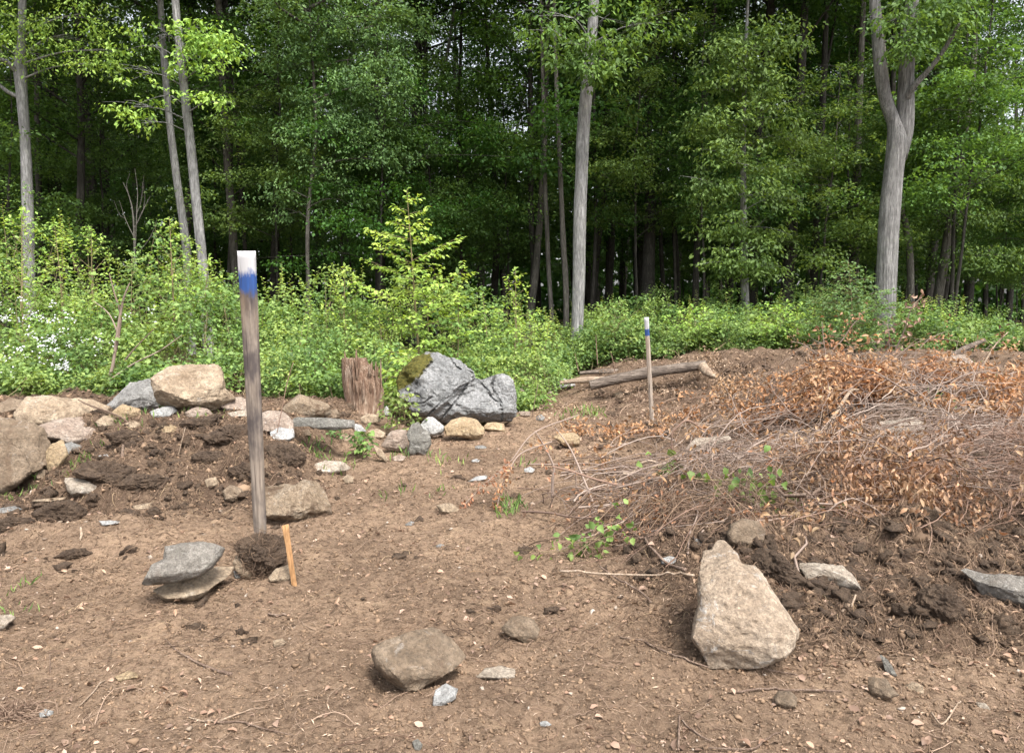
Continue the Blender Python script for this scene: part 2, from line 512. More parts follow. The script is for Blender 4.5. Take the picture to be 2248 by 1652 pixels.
def soil_mat():
    t = NT('soil')
    m = t.n('ShaderNodeAttribute', attribute_name='moist').outputs['Fac']
    f = t.n('ShaderNodeAttribute', attribute_name='litter').outputs['Fac']
    n1 = t.noise(0.75, 7, 0.72)
    dry = t.ramp(n1, [(0.32, (0.135, 0.092, 0.063)), (0.48, (0.235, 0.163, 0.112)), (0.66, (0.35, 0.245, 0.165))])
    wet = t.ramp(n1, [(0.35, (0.09, 0.06, 0.042)), (0.6, (0.17, 0.118, 0.082))])
    mk = t.math('ADD', m, t.math('MULTIPLY', t.math('SUBTRACT', t.noise(2.2, 6, 0.7), 0.5), 1.3))
    col = t.mix(t.ramp(mk, [(0.2, 0.0), (0.65, 1.0)]), dry, wet)
    n2 = t.noise(26, 7, 0.75)
    col = t.mix(t.ramp(n2, [(0.38, 0.75), (0.52, 0.0)]), col, (0.07, 0.045, 0.03))
    col = t.mix(t.ramp(t.noise(75, 4, 0.7), [(0.58, 0.0), (0.70, 0.55)]), col, (0.46, 0.36, 0.26))
    col = t.mix(t.ramp(t.noise(6, 6, 0.7), [(0.56, 0.0), (0.7, 0.45)]), col, (0.40, 0.29, 0.19))
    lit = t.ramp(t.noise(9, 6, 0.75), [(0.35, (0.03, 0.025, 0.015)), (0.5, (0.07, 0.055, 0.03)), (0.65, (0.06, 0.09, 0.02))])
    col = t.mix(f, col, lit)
    b1 = t.bump(t.noise(14, 8, 0.75), 0.9, 0.05)
    b2 = t.bump(t.noise(70, 6, 0.75), 0.8, 0.012, b1)
    t.princ(col, 0.95, b2, 0.1)
    return t.m
M['soil'] = soil_mat()

# ------------------------------------------------------------------ ground sheet
def build_ground():
    ys = [-40, -25, -15, -10, -7, -5, -3.5, -2.5, -1.6, -0.9, -0.3, 0.2, 0.6, 0.9, 1.15, 1.4, 1.6, 1.8]
    y = 1.8
    while y < 15: y *= 1.0055; ys.append(y)
    while y < 140: y *= 1.05; ys.append(y)
    ys += [200, 320, 500, 800]
    xs = [0.0]; x = 0
    while x < 2.2: x += 0.018; xs.append(x)
    while x < 13: x *= 1.009; xs.append(x)
    while x < 140: x *= 1.07; xs.append(x)
    xs += [200, 320, 500, 800]
    xs = np.array([-q for q in xs[:0:-1]] + xs)
    X, Y = np.meshgrid(xs, np.array(ys))
    Z = height_fine(X, Y)
    nx, ny = len(xs), len(ys)
    V = np.stack([X, Y, Z], -1).reshape(-1, 3)
    i = np.arange(nx * ny).reshape(ny, nx)
    Q = np.stack([i[:-1, :-1], i[:-1, 1:], i[1:, 1:], i[1:, :-1]], -1).reshape(-1, 4)
    mb = MB(); mb.add(V, Q)
    m = mound_mask(V[:, 0], V[:, 1])
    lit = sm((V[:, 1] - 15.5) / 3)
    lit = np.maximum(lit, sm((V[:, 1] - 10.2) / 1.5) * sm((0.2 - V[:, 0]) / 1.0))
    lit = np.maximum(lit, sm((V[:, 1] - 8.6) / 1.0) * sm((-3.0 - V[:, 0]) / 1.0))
    o = mb.build('ground', M['soil'], smooth=True, attrs={'moist': m, 'litter': lit})
    tag(o, 'bare churned brown soil of the clearing', kind='structure')
build_ground()

# ------------------------------------------------------------------ rocks
def ico(sub):
    bpy_me = bpy.data.meshes.new('tmp')
    import bmesh
    bm = bmesh.new()
    bmesh.ops.create_icosphere(bm, subdivisions=sub, radius=1)
    bm.to_mesh(bpy_me); bm.free()
    v = np.zeros(len(bpy_me.vertices) * 3, np.float32); bpy_me.vertices.foreach_get('co', v)
    f = np.zeros(len(bpy_me.polygons) * 3, np.int32); bpy_me.polygons.foreach_get('vertices', f)
    bpy.data.meshes.remove(bpy_me)
    return unit(v.reshape(-1, 3).astype(float)), f.reshape(-1, 3)
ICO = {k: ico(k) for k in (1, 2, 4, 5, 6, 7)}

C4 = lambda p: (p[0] * .3921, p[1] * .3921 + 706.6)
C5 = lambda p: (p[0] * .3405 + 588.8, p[1] * .3405 + 706.6)
C6 = lambda p: (p[0] * .45 + 1236.5, p[1] * .45 + 647.7)
C7 = lambda p: (p[0] * .5, p[1] * .5 + 1118.7)
C8 = lambda p: (p[0] * .5 + 1124, p[1] * .5 + 1118.7)
CV = lambda p: p

def poly_radius(poly, c, th):
    p = poly - c
    q = np.roll(p, -1, axis=0)
    d = np.stack([np.cos(th), np.sin(th)], -1)
    best = np.full(len(th), 1e-3)
    for a, b in zip(p, q):
        e = b - a
        den = d[:, 0] * e[1] - d[:, 1] * e[0]
        den = np.where(np.abs(den) < 1e-9, 1e-9, den)
        t = (a[0] * e[1] - a[1] * e[0]) / den
        s = (a[0] * d[:, 1] - a[1] * d[:, 0]) / den
        ok = (s >= -1e-6) & (s <= 1 + 1e-6) & (t > 0)
        best = np.where(ok, np.maximum(best, t), best)
    return best

def rock_shape(poly, C, seed, depth=0.8, D=None, sub=5, pw=2.4, facets=9, rough=1.0, sink=0.06, lean=0.0, cut=(0.62, 0.9), fixed=False):
    r = np.random.default_rng(seed)
    P = np.array([C(p) for p in poly], float)
    # area centroid
    a, b = P, np.roll(P, -1, axis=0)
    cr = a[:, 0] * b[:, 1] - a[:, 1] * b[:, 0]
    A = cr.sum() / 2
    c = ((a + b) * cr[:, None]).sum(0) / (6 * A)
    ib = np.argmax(P[:, 1])
    free = D is not None and not fixed
    if D is None or free:
        g = ground(c[0] * 0.3 + P[ib, 0] * 0.7, P[ib, 1])
        D0 = g[1] if D is None else min(g[1], D + .3)
        D = None
    else:
        D0 = D
    wpx = P[:, 0].max() - P[:, 0].min(); hpx = P[:, 1].max() - P[:, 1].min()
    sc = D0 / FV
    half = depth * 0.5 * math.sqrt(wpx * hpx) * sc
    half = max(half, 0.3 * min(wpx, hpx) * sc)
    Dc = D0 + half * 0.8
    ctr = at(c[0], c[1], Dc)
    vd = ctr - np.array([0, 0, EYE]); dist = np.linalg.norm(vd); vd = vd / dist
    s = dist / math.sqrt(FV ** 2 + (c[0] - 1124) ** 2 + (c[1] - 826) ** 2)
    rt = unit(np.cross(vd, [0, 0, 1.0])); up = np.cross(rt, vd)
    dirs, F = ICO[sub]
    x, y, z = dirs[:, 0], dirs[:, 1], dirs[:, 2]
    th = np.arctan2(z, x)
    loc = (P - c) * [1, -1]
    Rr = poly_radius(loc, np.zeros(2), th)
    rho = np.sqrt(x * x + z * z)
    k = (rho ** pw + np.abs(y) ** pw) ** (-1 / pw)
    L = np.stack([k * x * Rr * s, k * y * half, k * z * Rr * s], -1)
    size = math.sqrt(wpx * hpx) * s * 0.5
    # cut facets into front, back and top, leaving the outline
    ext = np.array([wpx * s / 2, half, hpx * s / 2])
    U = L / ext
    for i in range(facets):
        n = r.normal(size=3); n[1] = -abs(n[1]) * 1.4 - 0.8 if i % 4 else abs(n[1]) + 0.5
        if i % 3 == 0: n[2] = abs(n[2]) + 0.3
        n = n / np.linalg.norm(n)
        d = U @ n
        t = d.max() * r.uniform(*cut)
        ov = np.maximum(d - t, 0)
        U = U - n * ov[:, None] * 0.93
    L = U * ext
    if rough < 1.7:
        lb = lean if lean else .3
        L[:, 1] += lb * L[:, 2] * min(1.0, ext[1] / max(ext[2], 1e-6))
        L[:, 1] += .45 * ext[1] * sm((-L[:, 2] / ext[2] - .45) / .5)
    o3 = r.uniform(0, 100, 3)
    q = dirs * 0 + L / size
    n1 = fbm(q[:, 0] * 1.7 + o3[0], q[:, 1] * 1.7 + o3[1], q[:, 2] * 1.7 + o3[2], 4, 0.55)
    n2 = 1 - np.abs(fbm(q[:, 0] * 2.6 + o3[1], q[:, 1] * 2.6 + o3[2], q[:, 2] * 4.5 + o3[0], 4, 0.6)) * 2
    dn = unit(L)
    L = L + dn * (size * rough * (0.09 * n1 + 0.05 * (n2 - 0.6)))[:, None]
    n3 = fbm(q[:, 0] * 9 + o3[0], q[:, 1] * 9, q[:, 2] * 9, 3, 0.6)
    L = L + dn * (size * (rough * 0.022 if rough < 1.7 else rough * .06) * n3)[:, None]
    W = ctr + L[:, :1] * rt + L[:, 1:2] * vd + L[:, 2:] * up
    uv = np.stack([c[0] + L[:, 0] / s, c[1] - L[:, 2] / s], -1)
    if D is None:
        low = W[:, 2] - height(W[:, 0], W[:, 1])
        W[:, 2] -= (low.min() + sink * 2 * ext[2])  * 0.999 if low.min() > -sink * 2 * ext[2] else 0
    return W, F, ctr, uv, size

def rock(name, label, poly, C, mat, cat='rock', group=None, **k):
    seed = abs(hash_str(label)) % 100000
    W, F, ctr, uv, size = rock_shape(poly, C, seed, **k)
    mb = MB(); mb.add(W, F)
    base = np.array([ctr[0], ctr[1], W[:, 2].min()])
    o = mb.build(name, M[mat], loc=base, smooth=True)
    try:
        o.data.set_sharp_from_angle(angle=R(38))
    except Exception:
        pass
    if cat == 'clod' and len(W) > 3000:
        r = np.random.default_rng(seed); n = 230
        k = r.integers(0, len(W), n); p = W[k]; nrm = unit(p - W.mean(0))
        nrm[:, 1] -= .3
        d = unit(nrm * .5 + r.normal(size=(n, 3)) * .8 + [0, 0, -.25])
        L = r.uniform(.3, 1.1, n)[:, None] * size * .55
        P = np.stack([p - nrm * .01, p + d * L * .5 + r.normal(size=(n, 3)) * .01, p + d * L + r.normal(size=(n, 3)) * .025 - [0, 0, .01], p + d * L * 1.25 + r.normal(size=(n, 3)) * .03 - [0, 0, .02]], 1)
        mr = MB(); V, Q = tubes(P, np.array([[.0016, .0013, .001, .0005]]) * r.uniform(.5, 1.5, (n, 1)) * (.7 + .1 * ctr[1]), 3); mr.add(V, Q)
        mr.build('roots', M['root'], o, loc=base)
    return tag(o, label, cat, group)

def hash_str(s):
    h = 7
    for ch in s: h = (h * 131 + ord(ch)) % 1000003
    return h

def ROCKS():
    # right foreground
    rock('boulder', 'big upright pale tan boulder scratched white, narrow at its top', [(890,140),(925,138),(985,190),(1000,240),(1060,240),(1105,300),(1150,370),(1190,430),(1235,490),(1220,560),(1180,600),(1080,660),(960,685),(880,690),(860,640),(800,580),(805,510),(815,460),(815,370),(825,200),(860,185)], C8, 'warm', lean=.75, depth=0.7, sub=6, pw=3.6, facets=9, rough=0.8, cut=(.7, .92))
    rock('stone', 'rounded brown stone under the edge of the brush pile behind the big pale boulder', [(1010,40),(1080,45),(1110,90),(1100,130),(1060,170),(1010,175),(960,155),(945,115),(960,70)], C8, 'brown', rough=0.5, facets=4)
    rock('flat_stone', 'pale flat slab half buried right of the big boulder', [(1250,240),(1440,235),(1480,265),(1530,340),(1500,355),(1400,350),(1300,320)], C8, 'pale', depth=1.0)
    rock('rock', 'grey rock cut by the right edge below the dead leaves', [(1990,295),(2100,310),(2248,285),(2400,300),(2420,400),(2248,450),(2180,445),(2090,400),(2060,360)], C8, 'slateslab', depth=0.6)
    rock('stone', 'small white and rusty stone on the bank left of the big boulder', [(650,215),(700,203),(745,210),(740,235),(700,250),(660,240)], C8, 'white')
    rock('stone', 'brown stone with a pale chipped face beside an oak leaf', [(-50,520),(0,470),(50,460),(100,480),(120,520),(105,575),(60,585),(0,560)], C8, 'brown')
    rock('stone', 'angular grey stone low at the right near a slate sliver', [(1565,745),(1640,740),(1690,795),(1650,825),(1605,835),(1570,800)], C8, 'brown')
    rock('stone', 'little pale stone right of the angular grey stone', [(1760,755),(1800,765),(1805,800),(1760,805),(1725,790)], C8, 'tan')
    rock('stone', 'round brown stone lying against a long stick', [(1150,830),(1170,800),(1220,793),(1250,815),(1245,855),(1200,875),(1160,860)], C8, 'brown', rough=.6, facets=4)
    rock('slate_sliver', 'thin bluish slate sliver lying below the clod at the right', [(1615,640),(1650,660),(1690,720),(1680,735),(1640,705)], C8, 'slate', cat='stone')
    rock('stone', 'pale half buried stone at the bottom right of the bank', [(2040,850),(2080,845),(2095,870),(2060,885)], C8, 'pale')
    rock('stone', 'low whitish stone bedded in the soil below the brown stone', [(120,930),(150,925),(175,940),(150,952),(125,948)], C8, 'white')
    rock('stone', 'grey shard under the round stone at the brush edge', [(795,120),(830,130),(850,160),(810,165)], C8, 'grey')
    # front centre
    rock('boulder', 'wedge shaped grey brown boulder alone in the front of the path', [(1690,570),(1800,540),(1900,522),(1975,525),(2010,560),(2050,620),(2045,655),(1990,700),(1900,750),(1820,795),(1780,790),(1700,730),(1650,670),(1633,620),(1645,590)], C7, 'brown', sub=6, depth=.9, pw=2.6, rough=.8, facets=10)
    rock('stone', 'broken white flake in front of the wedge shaped boulder', [(1910,790),(1960,765),(2010,790),(2000,830),(1920,870),(1900,850)], C7, 'white')
    rock('flat_stone', 'small pale slab right of the wedge shaped boulder', [(2085,735),(2130,695),(2200,685),(2260,700),(2260,745),(2150,740)], C7, 'pale')
    rock('stone', 'small white stone near the straw clump at the bottom left', [(175,885),(200,872),(230,890),(230,908),(180,908)], C7, 'white')
    rock('stone', 'little ochre stone by the short bent stick', [(510,720),(560,708),(605,725),(600,745),(530,750)], C7, 'ochre')
    rock('stone', 'pale flat stone cut by the left edge of the photo', [(-60,470),(0,465),(40,470),(60,490),(30,510),(0,540),(-60,530)], C7, 'pale')
    rock('stone', 'dark cindery stone at the very bottom centre', [(1810,1015),(1835,1005),(1855,1030),(1845,1055),(1820,1055)], C7, 'slate')
    rock('stone', 'thin tan shard standing in the soil in front of the post stones', [(1200,570),(1240,565),(1260,585),(1235,605),(1205,600)], C7, 'tan')
    rock('stone', 'low pale stone at the left between the hollow and the stacked slabs', [(555,745),(600,740),(605,755),(570,765)], C4, 'white')
    # slabs, post clod
    rock('flat_stone', 'flat tan slab under the grey slab', [(690,325),(770,300),(870,270),(940,250),(1010,255),(1028,270),(990,315),(930,345),(890,385),(840,410),(790,410),(750,390),(715,350)], C7, 'tan', depth=1.0, pw=3.2, sub=5)
    rock('flat_stone', 'wide grey slab lying tilted on top of a tan slab', [(735,150),(800,145),(950,155),(980,185),(960,225),(920,270),(870,300),(770,312),(650,305),(640,295),(680,220),(730,205)], C7, 'slateslab', D=3.74, fixed=True, depth=.7, sub=6, pw=3.4, facets=5, rough=.6, cut=(.72,.9))
    rock('stone', 'tan stone at the left foot of the soil lump', [(1040,200),(1070,185),(1110,230),(1120,290),(1105,308),(1060,290),(1035,260),(1028,225)], C7, 'tan')
    rock('stone', 'broken tan stone right below the soil lump by the thin lath', [(1180,290),(1220,245),(1290,240),(1300,300),(1250,318),(1190,310)], C7, 'tan')
    rock('stone', 'small grey stone between the slabs and the post stones', [(1025,265),(1050,270),(1058,300),(1035,305)], C7, 'grey')
    rock('rock', 'big tan rock with a soil cap behind the near post', [(1440,930),(1500,895),(1540,890),(1650,915),(1700,885),(1780,900),(1830,960),(1845,1100),(1750,1130),(1600,1120),(1490,1080),(1430,1010)], C4, 'capped', sub=6, depth=.8)
    rock('stone', 'small brown block left of the near post', [(1250,940),(1290,910),(1350,930),(1370,970),(1300,1020),(1260,990)], C4, 'brown')
    rock('stone', 'long tan piece lying flat below the left mound', [(750,1015),(900,1008),(965,1020),(960,1045),(820,1055),(760,1040)], C4, 'tan', facets=5)
    rock('stone', 'flat grey stone at the left edge below the rocks', [(-40,1040),(80,1035),(110,1060),(60,1075),(0,1072),(-40,1070)], C4, 'grey')
    rock('flat_stone', 'pale wedge sticking out under the root mat of the left mound', [(380,850),(460,870),(560,925),(650,940),(640,965),(560,975),(420,970),(390,930)], C4, 'pale', depth=.9)
    rock('stone', 'bluish white chip in the soil below the long tan piece', [(560,1105),(620,1112),(670,1120),(650,1135),(580,1138)], C4, 'white')
    rock('stone', 'flat tan stone beside the uprooted clod at the left', [(180,985),(250,985),(360,990),(350,1005),(240,1010)], C4, 'tan')
    # left rocks
    rock('boulder', 'huge grey brown boulder cut by the left edge of the photo', [(-190,600),(0,510),(50,503),(110,530),(180,560),(220,610),(235,680),(260,780),(250,800),(160,870),(60,930),(-100,960),(-240,850)], C4, 'brown', sub=6, depth=.7, cut=(.55, .85))
    rock('rock', 'leaning dark rock face against the huge boulder at the left edge', [(-90,640),(0,590),(70,680),(120,760),(150,850),(60,935),(0,970),(-90,980)], C4, 'brown', sub=5, depth=.4)
    rock('boulder', 'broad tan boulder at the left in front of the flowering brambles', [(120,500),(180,405),(260,400),(350,425),(430,430),(480,440),(540,470),(580,490),(570,530),(480,590),(400,600),(250,580),(130,550)], C4, 'tan', sub=6)
    rock('rock', 'pale rock half covered by roots below the broad tan boulder', [(235,570),(330,540),(460,530),(475,590),(560,610),(580,640),(520,700),(400,700),(330,660),(240,640)], C4, 'pink', depth=.7, D=6.9)
    rock('rock', 'upright cream block on the left mound beside the huge boulder', [(255,720),(300,660),(360,650),(375,740),(330,810),(280,835),(255,790)], C4, 'ochre')
    rock('stone', 'small brown stone wedged at the foot of the cream block', [(190,830),(230,810),(265,840),(260,880),(210,885)], C4, 'brown')
    rock('boulder', 'grey lichen spotted boulder peaked like a roof at the left', [(570,450),(650,390),(740,340),(830,315),(900,310),(960,370),(975,430),(960,500),(850,515),(760,510),(700,495),(600,490)], C4, 'grey', D=7.9, sub=6)
    rock('boulder', 'largest tan boulder of the left row with a square top', [(860,305),(930,250),(1020,240),(1130,240),(1200,228),(1235,260),(1250,320),(1250,380),(1270,400),(1300,440),(1200,500),(1050,520),(980,500),(900,440)], C4, 'tan', D=8.4, sub=6, depth=.8)
    rock('stone', 'orange tan stone in front of the roof shaped grey boulder', [(610,520),(690,455),(770,490),(790,530),(720,555),(640,550)], C4, 'ochre', D=7.2)
    rock('stone', 'whitish stone in front of the largest tan boulder', [(845,495),(900,468),(970,475),(990,505),(920,550),(860,540)], C4, 'white', D=7.2)
    rock('stone', 'pink tan stone left of the near post on the mound', [(1230,470),(1290,420),(1350,420),(1390,445),(1390,510),(1300,510)], C4, 'pink', D=7.4)
    rock('stone', 'thin pale stone lying on the mound below the pink tan stone', [(1280,505),(1380,490),(1410,530),(1300,535)], C4, 'pale', D=7.1)
    # middle row
    rock('rock', 'rounded brown rock with earth on it left of the rotten stump', [(80,570),(150,490),(200,460),(300,500),(390,530),(410,600),(250,630),(100,610)], C5, 'capped', D=8.8)
    rock('rock', 'pale rock right of the near post at the mound end', [(-50,580),(0,565),(100,570),(160,640),(165,720),(130,770),(60,750),(20,700),(-40,690)], C5, 'pink')
    rock('flat_stone', 'long dark slate ledge jutting out with a black gap below', [(150,640),(180,605),(400,620),(550,640),(555,690),(430,700),(330,690),(260,665),(160,668)], C5, 'slate', D=7.05, fixed=True, depth=.5, pw=4, rough=.45)
    rock('stone', 'white stone at the right end of the slate ledge', [(545,650),(600,665),(635,710),(560,715)], C5, 'white')
    rock('stone', 'small tan stone under the slate ledge', [(445,730),(500,722),(535,745),(520,775),(460,765)], C5, 'tan')
    rock('rock', 'brown angular rock left of the split grey stone', [(725,790),(790,700),(860,685),(890,690),(905,780),(900,840),(850,830),(770,820)], C5, 'pink')
    rock('rock', 'split grey standing stone streaked like driftwood', [(895,720),(930,650),(970,640),(1000,680),(1040,700),(1050,780),(1010,858),(960,840),(920,862),(895,840),(910,780)], C5, 'slate', depth=.5, pw=3, rough=1.3)
    rock('rock', 'pale round topped rock behind the split grey stone', [(970,640),(1010,590),(1060,590),(1110,630),(1145,665),(1110,710),(1040,730),(980,700)], C5, 'white', D=8.3)
    rock('stone', 'pinkish stone leaning beside the ochre rock', [(1040,710),(1110,670),(1135,725),(1060,755)], C5, 'pink')
    rock('rock', 'ochre rock with a brown top in front of the mossy boulder', [(1130,680),(1180,630),(1250,612),(1330,620),(1395,670),(1395,720),(1350,772),(1250,740),(1150,730)], C5, 'ochre', sub=6)
    rock('flat_stone', 'thin tan slab just right of the ochre rock', [(1390,650),(1450,645),(1520,655),(1530,710),(1450,708),(1390,690)], C5, 'ochre', pw=3.2)
    rock('stone', 'cream stone alone on the bare soil left of the far stake', [(1840,740),(1890,705),(1970,705),(2010,740),(2005,790),(1980,815),(1900,800)], C5, 'ochre')
    rock('flat_stone', 'flat pale stone in the grass below the slate ledge', [(260,920),(370,890),(510,905),(530,950),(480,975),(370,985),(270,965)], C5, 'pale')
    rock('stone', 'small tan stone below the flat pale stone', [(480,1005),(510,980),(550,1000),(545,1045),(500,1042)], C5, 'tan')
    rock('stone', 'low tan stone bedded in the middle of the path', [(1080,1180),(1140,1165),(1200,1170),(1230,1210),(1200,1240),(1120,1235)], C5, 'tan')
    rock('stone', 'slanting tan shard below the leafy green sprout', [(680,790),(730,820),(775,890),(765,912),(700,860)], C5, 'tan')
    rock('stone', 'white pebble sized stone left of the withered fronds', [(1650,945),(1690,930),(1720,950),(1700,975),(1650,972)], C5, 'white')
    rock('stone', 'flat white stone near the upper middle of the path', [(1280,1030),(1340,995),(1420,985),(1400,1015),(1330,1032)], C5, 'white')
    rock('stone', 'flat grey stone at the top of the path below the ochre rock', [(1330,800),(1370,790),(1410,805),(1400,820),(1340,820)], C5, 'grey')
    rock('stone', 'small white stone at the head of the path', [(1310,890),(1340,880),(1370,890),(1350,905),(1315,905)], C5, 'white')
    rock('stone', 'small grey stone beside the dark clod on the path', [(880,1300),(920,1283),(945,1290),(930,1315),(890,1314)], C5, 'grey')
    rock('soil_clod', 'dark soil clod lying on the path', [(940,1282),(975,1245),(1000,1255),(1000,1288),(960,1290)], C5, 'clod', cat='clod')
    rock('stone', 'bluish stone low on the path right of the thin lath', [(1080,1440),(1110,1428),(1135,1435),(1125,1452),(1090,1455)], C5, 'grey')
    rock('stone', 'tall pale stone at the right flank of the mossy boulder', [(1590,440),(1610,400),(1660,410),(1665,480),(1600,525)], C5, 'pale')
    rock('stone', 'tan stone on the slope right of the mossy boulder', [(1720,450),(1770,425),(1800,450),(1760,478)], C5, 'ochre')
    rock('stone', 'tilted cream stone next to the tan stone on the slope', [(1780,485),(1810,445),(1840,450),(1820,492)], C5, 'pale')
    rock('rock', 'pale smooth rock at the left end of the weathered logs', [(1750,370),(1810,320),(1900,300),(1960,315),(1985,355),(1900,370),(1830,385)], C5, 'white', D=12.3)
    rock('stone', 'pinkish stone at the foot of the mossy boulder', [(1615,575),(1690,575),(1690,612),(1630,610)], C5, 'pink')
    rock('stone', 'grey stone half hidden in weeds right of the mossy boulder', [(1725,610),(1760,595),(1785,615),(1770,640),(1730,635)], C5, 'grey')
    # brush pile side
    rock('boulder', 'pale rock with a rusty stripe inside the brush pile', [(1490,680),(1560,620),(1640,610),(1700,590),(1760,620),(1850,650),(1870,700),(1800,740),(1600,760),(1490,760)], C6, 'pale', sub=6, D=6.6)
    rock('rock', 'tan rock poking from dead leaves at the right', [(1950,720),(2030,710),(2080,750),(2060,800),(1970,800)], C6, 'tan', D=6.4)
    rock('stone', 'whitish stone among roots below the far stake', [(600,750),(640,700),(800,680),(825,700),(700,745),(620,790)], C6, 'pale')
    rock('rock', 'grey rock behind the brush crest near the forked tree', [(1400,395),(1530,372),(1640,380),(1620,405),(1500,415)], C6, 'grey', D=11.5)
    rock('rock', 'brown rock beside the fallen pole at the far right', [(1850,300),(1950,290),(2020,350),(1900,385)], C6, 'pink', D=12.5)
    rock('stone', 'small pale stone below the thick root at the berm', [(760,432),(800,425),(812,447),(765,452)], C6, 'pale')
    rock('stone', 'small tan stone on the berm left of the far stake', [(250,480),(285,470),(300,500),(260,505)], C6, 'tan')
ROCKS()

for lab, C_, mt, po in [
    ('tan chunk at the right foot of the largest tan boulder', C4, 'tan', [(1190,430),(1250,395),(1300,430),(1290,480),(1200,490)]),
    ('dark slate piece just right of the near post on the mound', C4, 'slate', [(1470,520),(1520,512),(1545,540),(1530,590),(1490,585)]),
    ('layered whitish stone below the pale rock at the mound end', C4, 'white', [(1500,620),(1560,590),(1640,600),(1645,650),(1600,680),(1540,665)]),
    ('tan stone between the broad tan boulder and the grey boulder', C4, 'tan', [(540,555),(590,520),(650,545),(640,590),(560,595)]),
    ('brown rock behind the huge boulder at the left edge', C4, 'brown', [(0,450),(60,425),(130,440),(150,500),(80,525),(0,515)]),
    ('small tan stone in the grass of the mound crest', C4, 'tan', [(700,565),(750,550),(790,575),(750,600),(710,595)]),
    ('pink brown rock in the middle of the mound crest', C4, 'pink', [(1040,500),(1110,470),(1180,490),(1190,530),(1100,545),(1050,530)]),
    ('cream stone sticking out of the mound under the whitish stone', C4, 'ochre', [(880,590),(940,570),(990,590),(980,625),(900,630)]),
    ('grey rock wedged between the pale rock and the cream block', C4, 'grey', [(330,690),(400,670),(450,700),(430,760),(360,770),(330,740)]),
    ('pale chunk under the broad tan boulder', C4, 'pale', [(170,600),(240,590),(270,640),(220,680),(170,650)]),
    ('tan stone behind the slate ledge', C5, 'tan', [(590,620),(640,590),(700,595),(725,640),(660,665),(600,655)]),
    ('tan stone below the white stone of the slate ledge', C5, 'tan', [(640,700),(700,680),(760,720),(740,760),(670,760)]),
    ('brown stone between the earth covered rock and the stump', C5, 'brown', [(380,570),(440,560),(465,600),(440,630),(385,625)]),
    ('bleached stone at the right foot of the stump', C5, 'white', [(720,570),(765,540),(790,580),(765,615),(725,610)]),
    ('little brown stone under the left end of the slate ledge', C5, 'brown', [(210,700),(260,690),(280,730),(240,745)]),
    ('low reddish stone in front of the split grey stone', C5, 'pink', [(800,870),(850,850),(890,870),(870,900),(810,900)]),
    ('half sunk tan stone left of the big tan rock with a soil cap', C4, 'tan', [(1150,880),(1200,860),(1225,900),(1200,935),(1160,925)])]:
    rock('stone', lab, po, C_, mt)

# uprooted clods
rock('soil_lump', 'dark root filled soil lump packed around the foot of the near post', [(1040,145),(1080,115),(1150,105),(1240,125),(1262,170),(1240,240),(1200,262),(1130,272),(1100,262),(1070,225),(1055,185)], C7, 'clod', cat='clod', D=4.12, fixed=True, depth=.9, sub=6, rough=1.9, facets=7, pw=3.4, cut=(.6, .85))
rock('soil_clod', 'ragged root clod beside the flat stone at the left', [(200,1050),(260,1015),(360,1000),(440,1040),(470,1080),(430,1125),(330,1120),(230,1100)], C4, 'clod', cat='clod', rough=2.2, facets=2, depth=.8)
rock('soil_clod', 'root clod on the bank near the grey rock at the right edge', [(1800,380),(1850,340),(1920,330),(1950,380),(1990,440),(1930,500),(1850,470),(1800,430)], C8, 'clod', cat='clod', rough=2.2, facets=2, depth=.8)
rock('soil_clod', 'root clod tucked behind the big pale boulder at its right', [(1060,220),(1100,185),(1180,190),(1290,300),(1260,345),(1180,330),(1100,290)], C8, 'clod', cat='clod', rough=2.2, facets=2, depth=.7)
rock('soil_clod', 'dark clod at the right end of the left mound', [(1480,690),(1540,670),(1640,690),(1700,750),(1690,830),(1580,820),(1490,780)], C4, 'clod', cat='clod', rough=2.2, facets=2, depth=.8)
rock('soil_clod', 'overhanging root mat in the middle of the left mound', [(420,820),(520,770),(640,790),(740,830),(720,930),(640,940),(560,900),(450,860)], C4, 'clod', cat='clod', rough=2.4, facets=2, depth=.8, sink=.3)

for lab, (cx, cy), (w_, h_) in [('dark root mat on the crest of the left mound under the pale rocks', (700, 640), (230, 90)), ('shaggy clod of grass roots just left of the near post', (1290, 640), (260, 130)),
        ('cracked dark clod below the shaggy clod left of the near post', (1180, 760), (200, 90)), ('broad dark clod at the foot of the left mound', (850, 900), (330, 110)), ('small root clod hanging over the pale rock of the left mound', (350, 640), (120, 130)),
        ('brown clod on the mound behind the small brown block', (1360, 830), (170, 90)), ('root clod near the pink tan stone on the mound crest', (1120, 560), (190, 70)), ('low dark clod at the left edge below the huge boulder', (60, 1110), (210, 90)),
        ('crumbling clod by the low hollow at the left', (420, 1300), (190, 60)), ('dark clod below the slate ledge', (1640, 760), (150, 90))]:
    rr_ = np.random.default_rng(hash_str(lab))
    an_ = np.linspace(0, 2 * math.pi, 13)[:-1]
    po_ = [(cx + math.cos(a_) * w_ / 2 * k_, cy + math.sin(a_) * h_ / 2 * k_) for a_, k_ in zip(an_, rr_.uniform(.65, 1.15, 12))]
    rock('soil_clod', lab, po_, C4, 'clod', cat='clod', rough=2.3, facets=1, depth=.8, sink=.33)

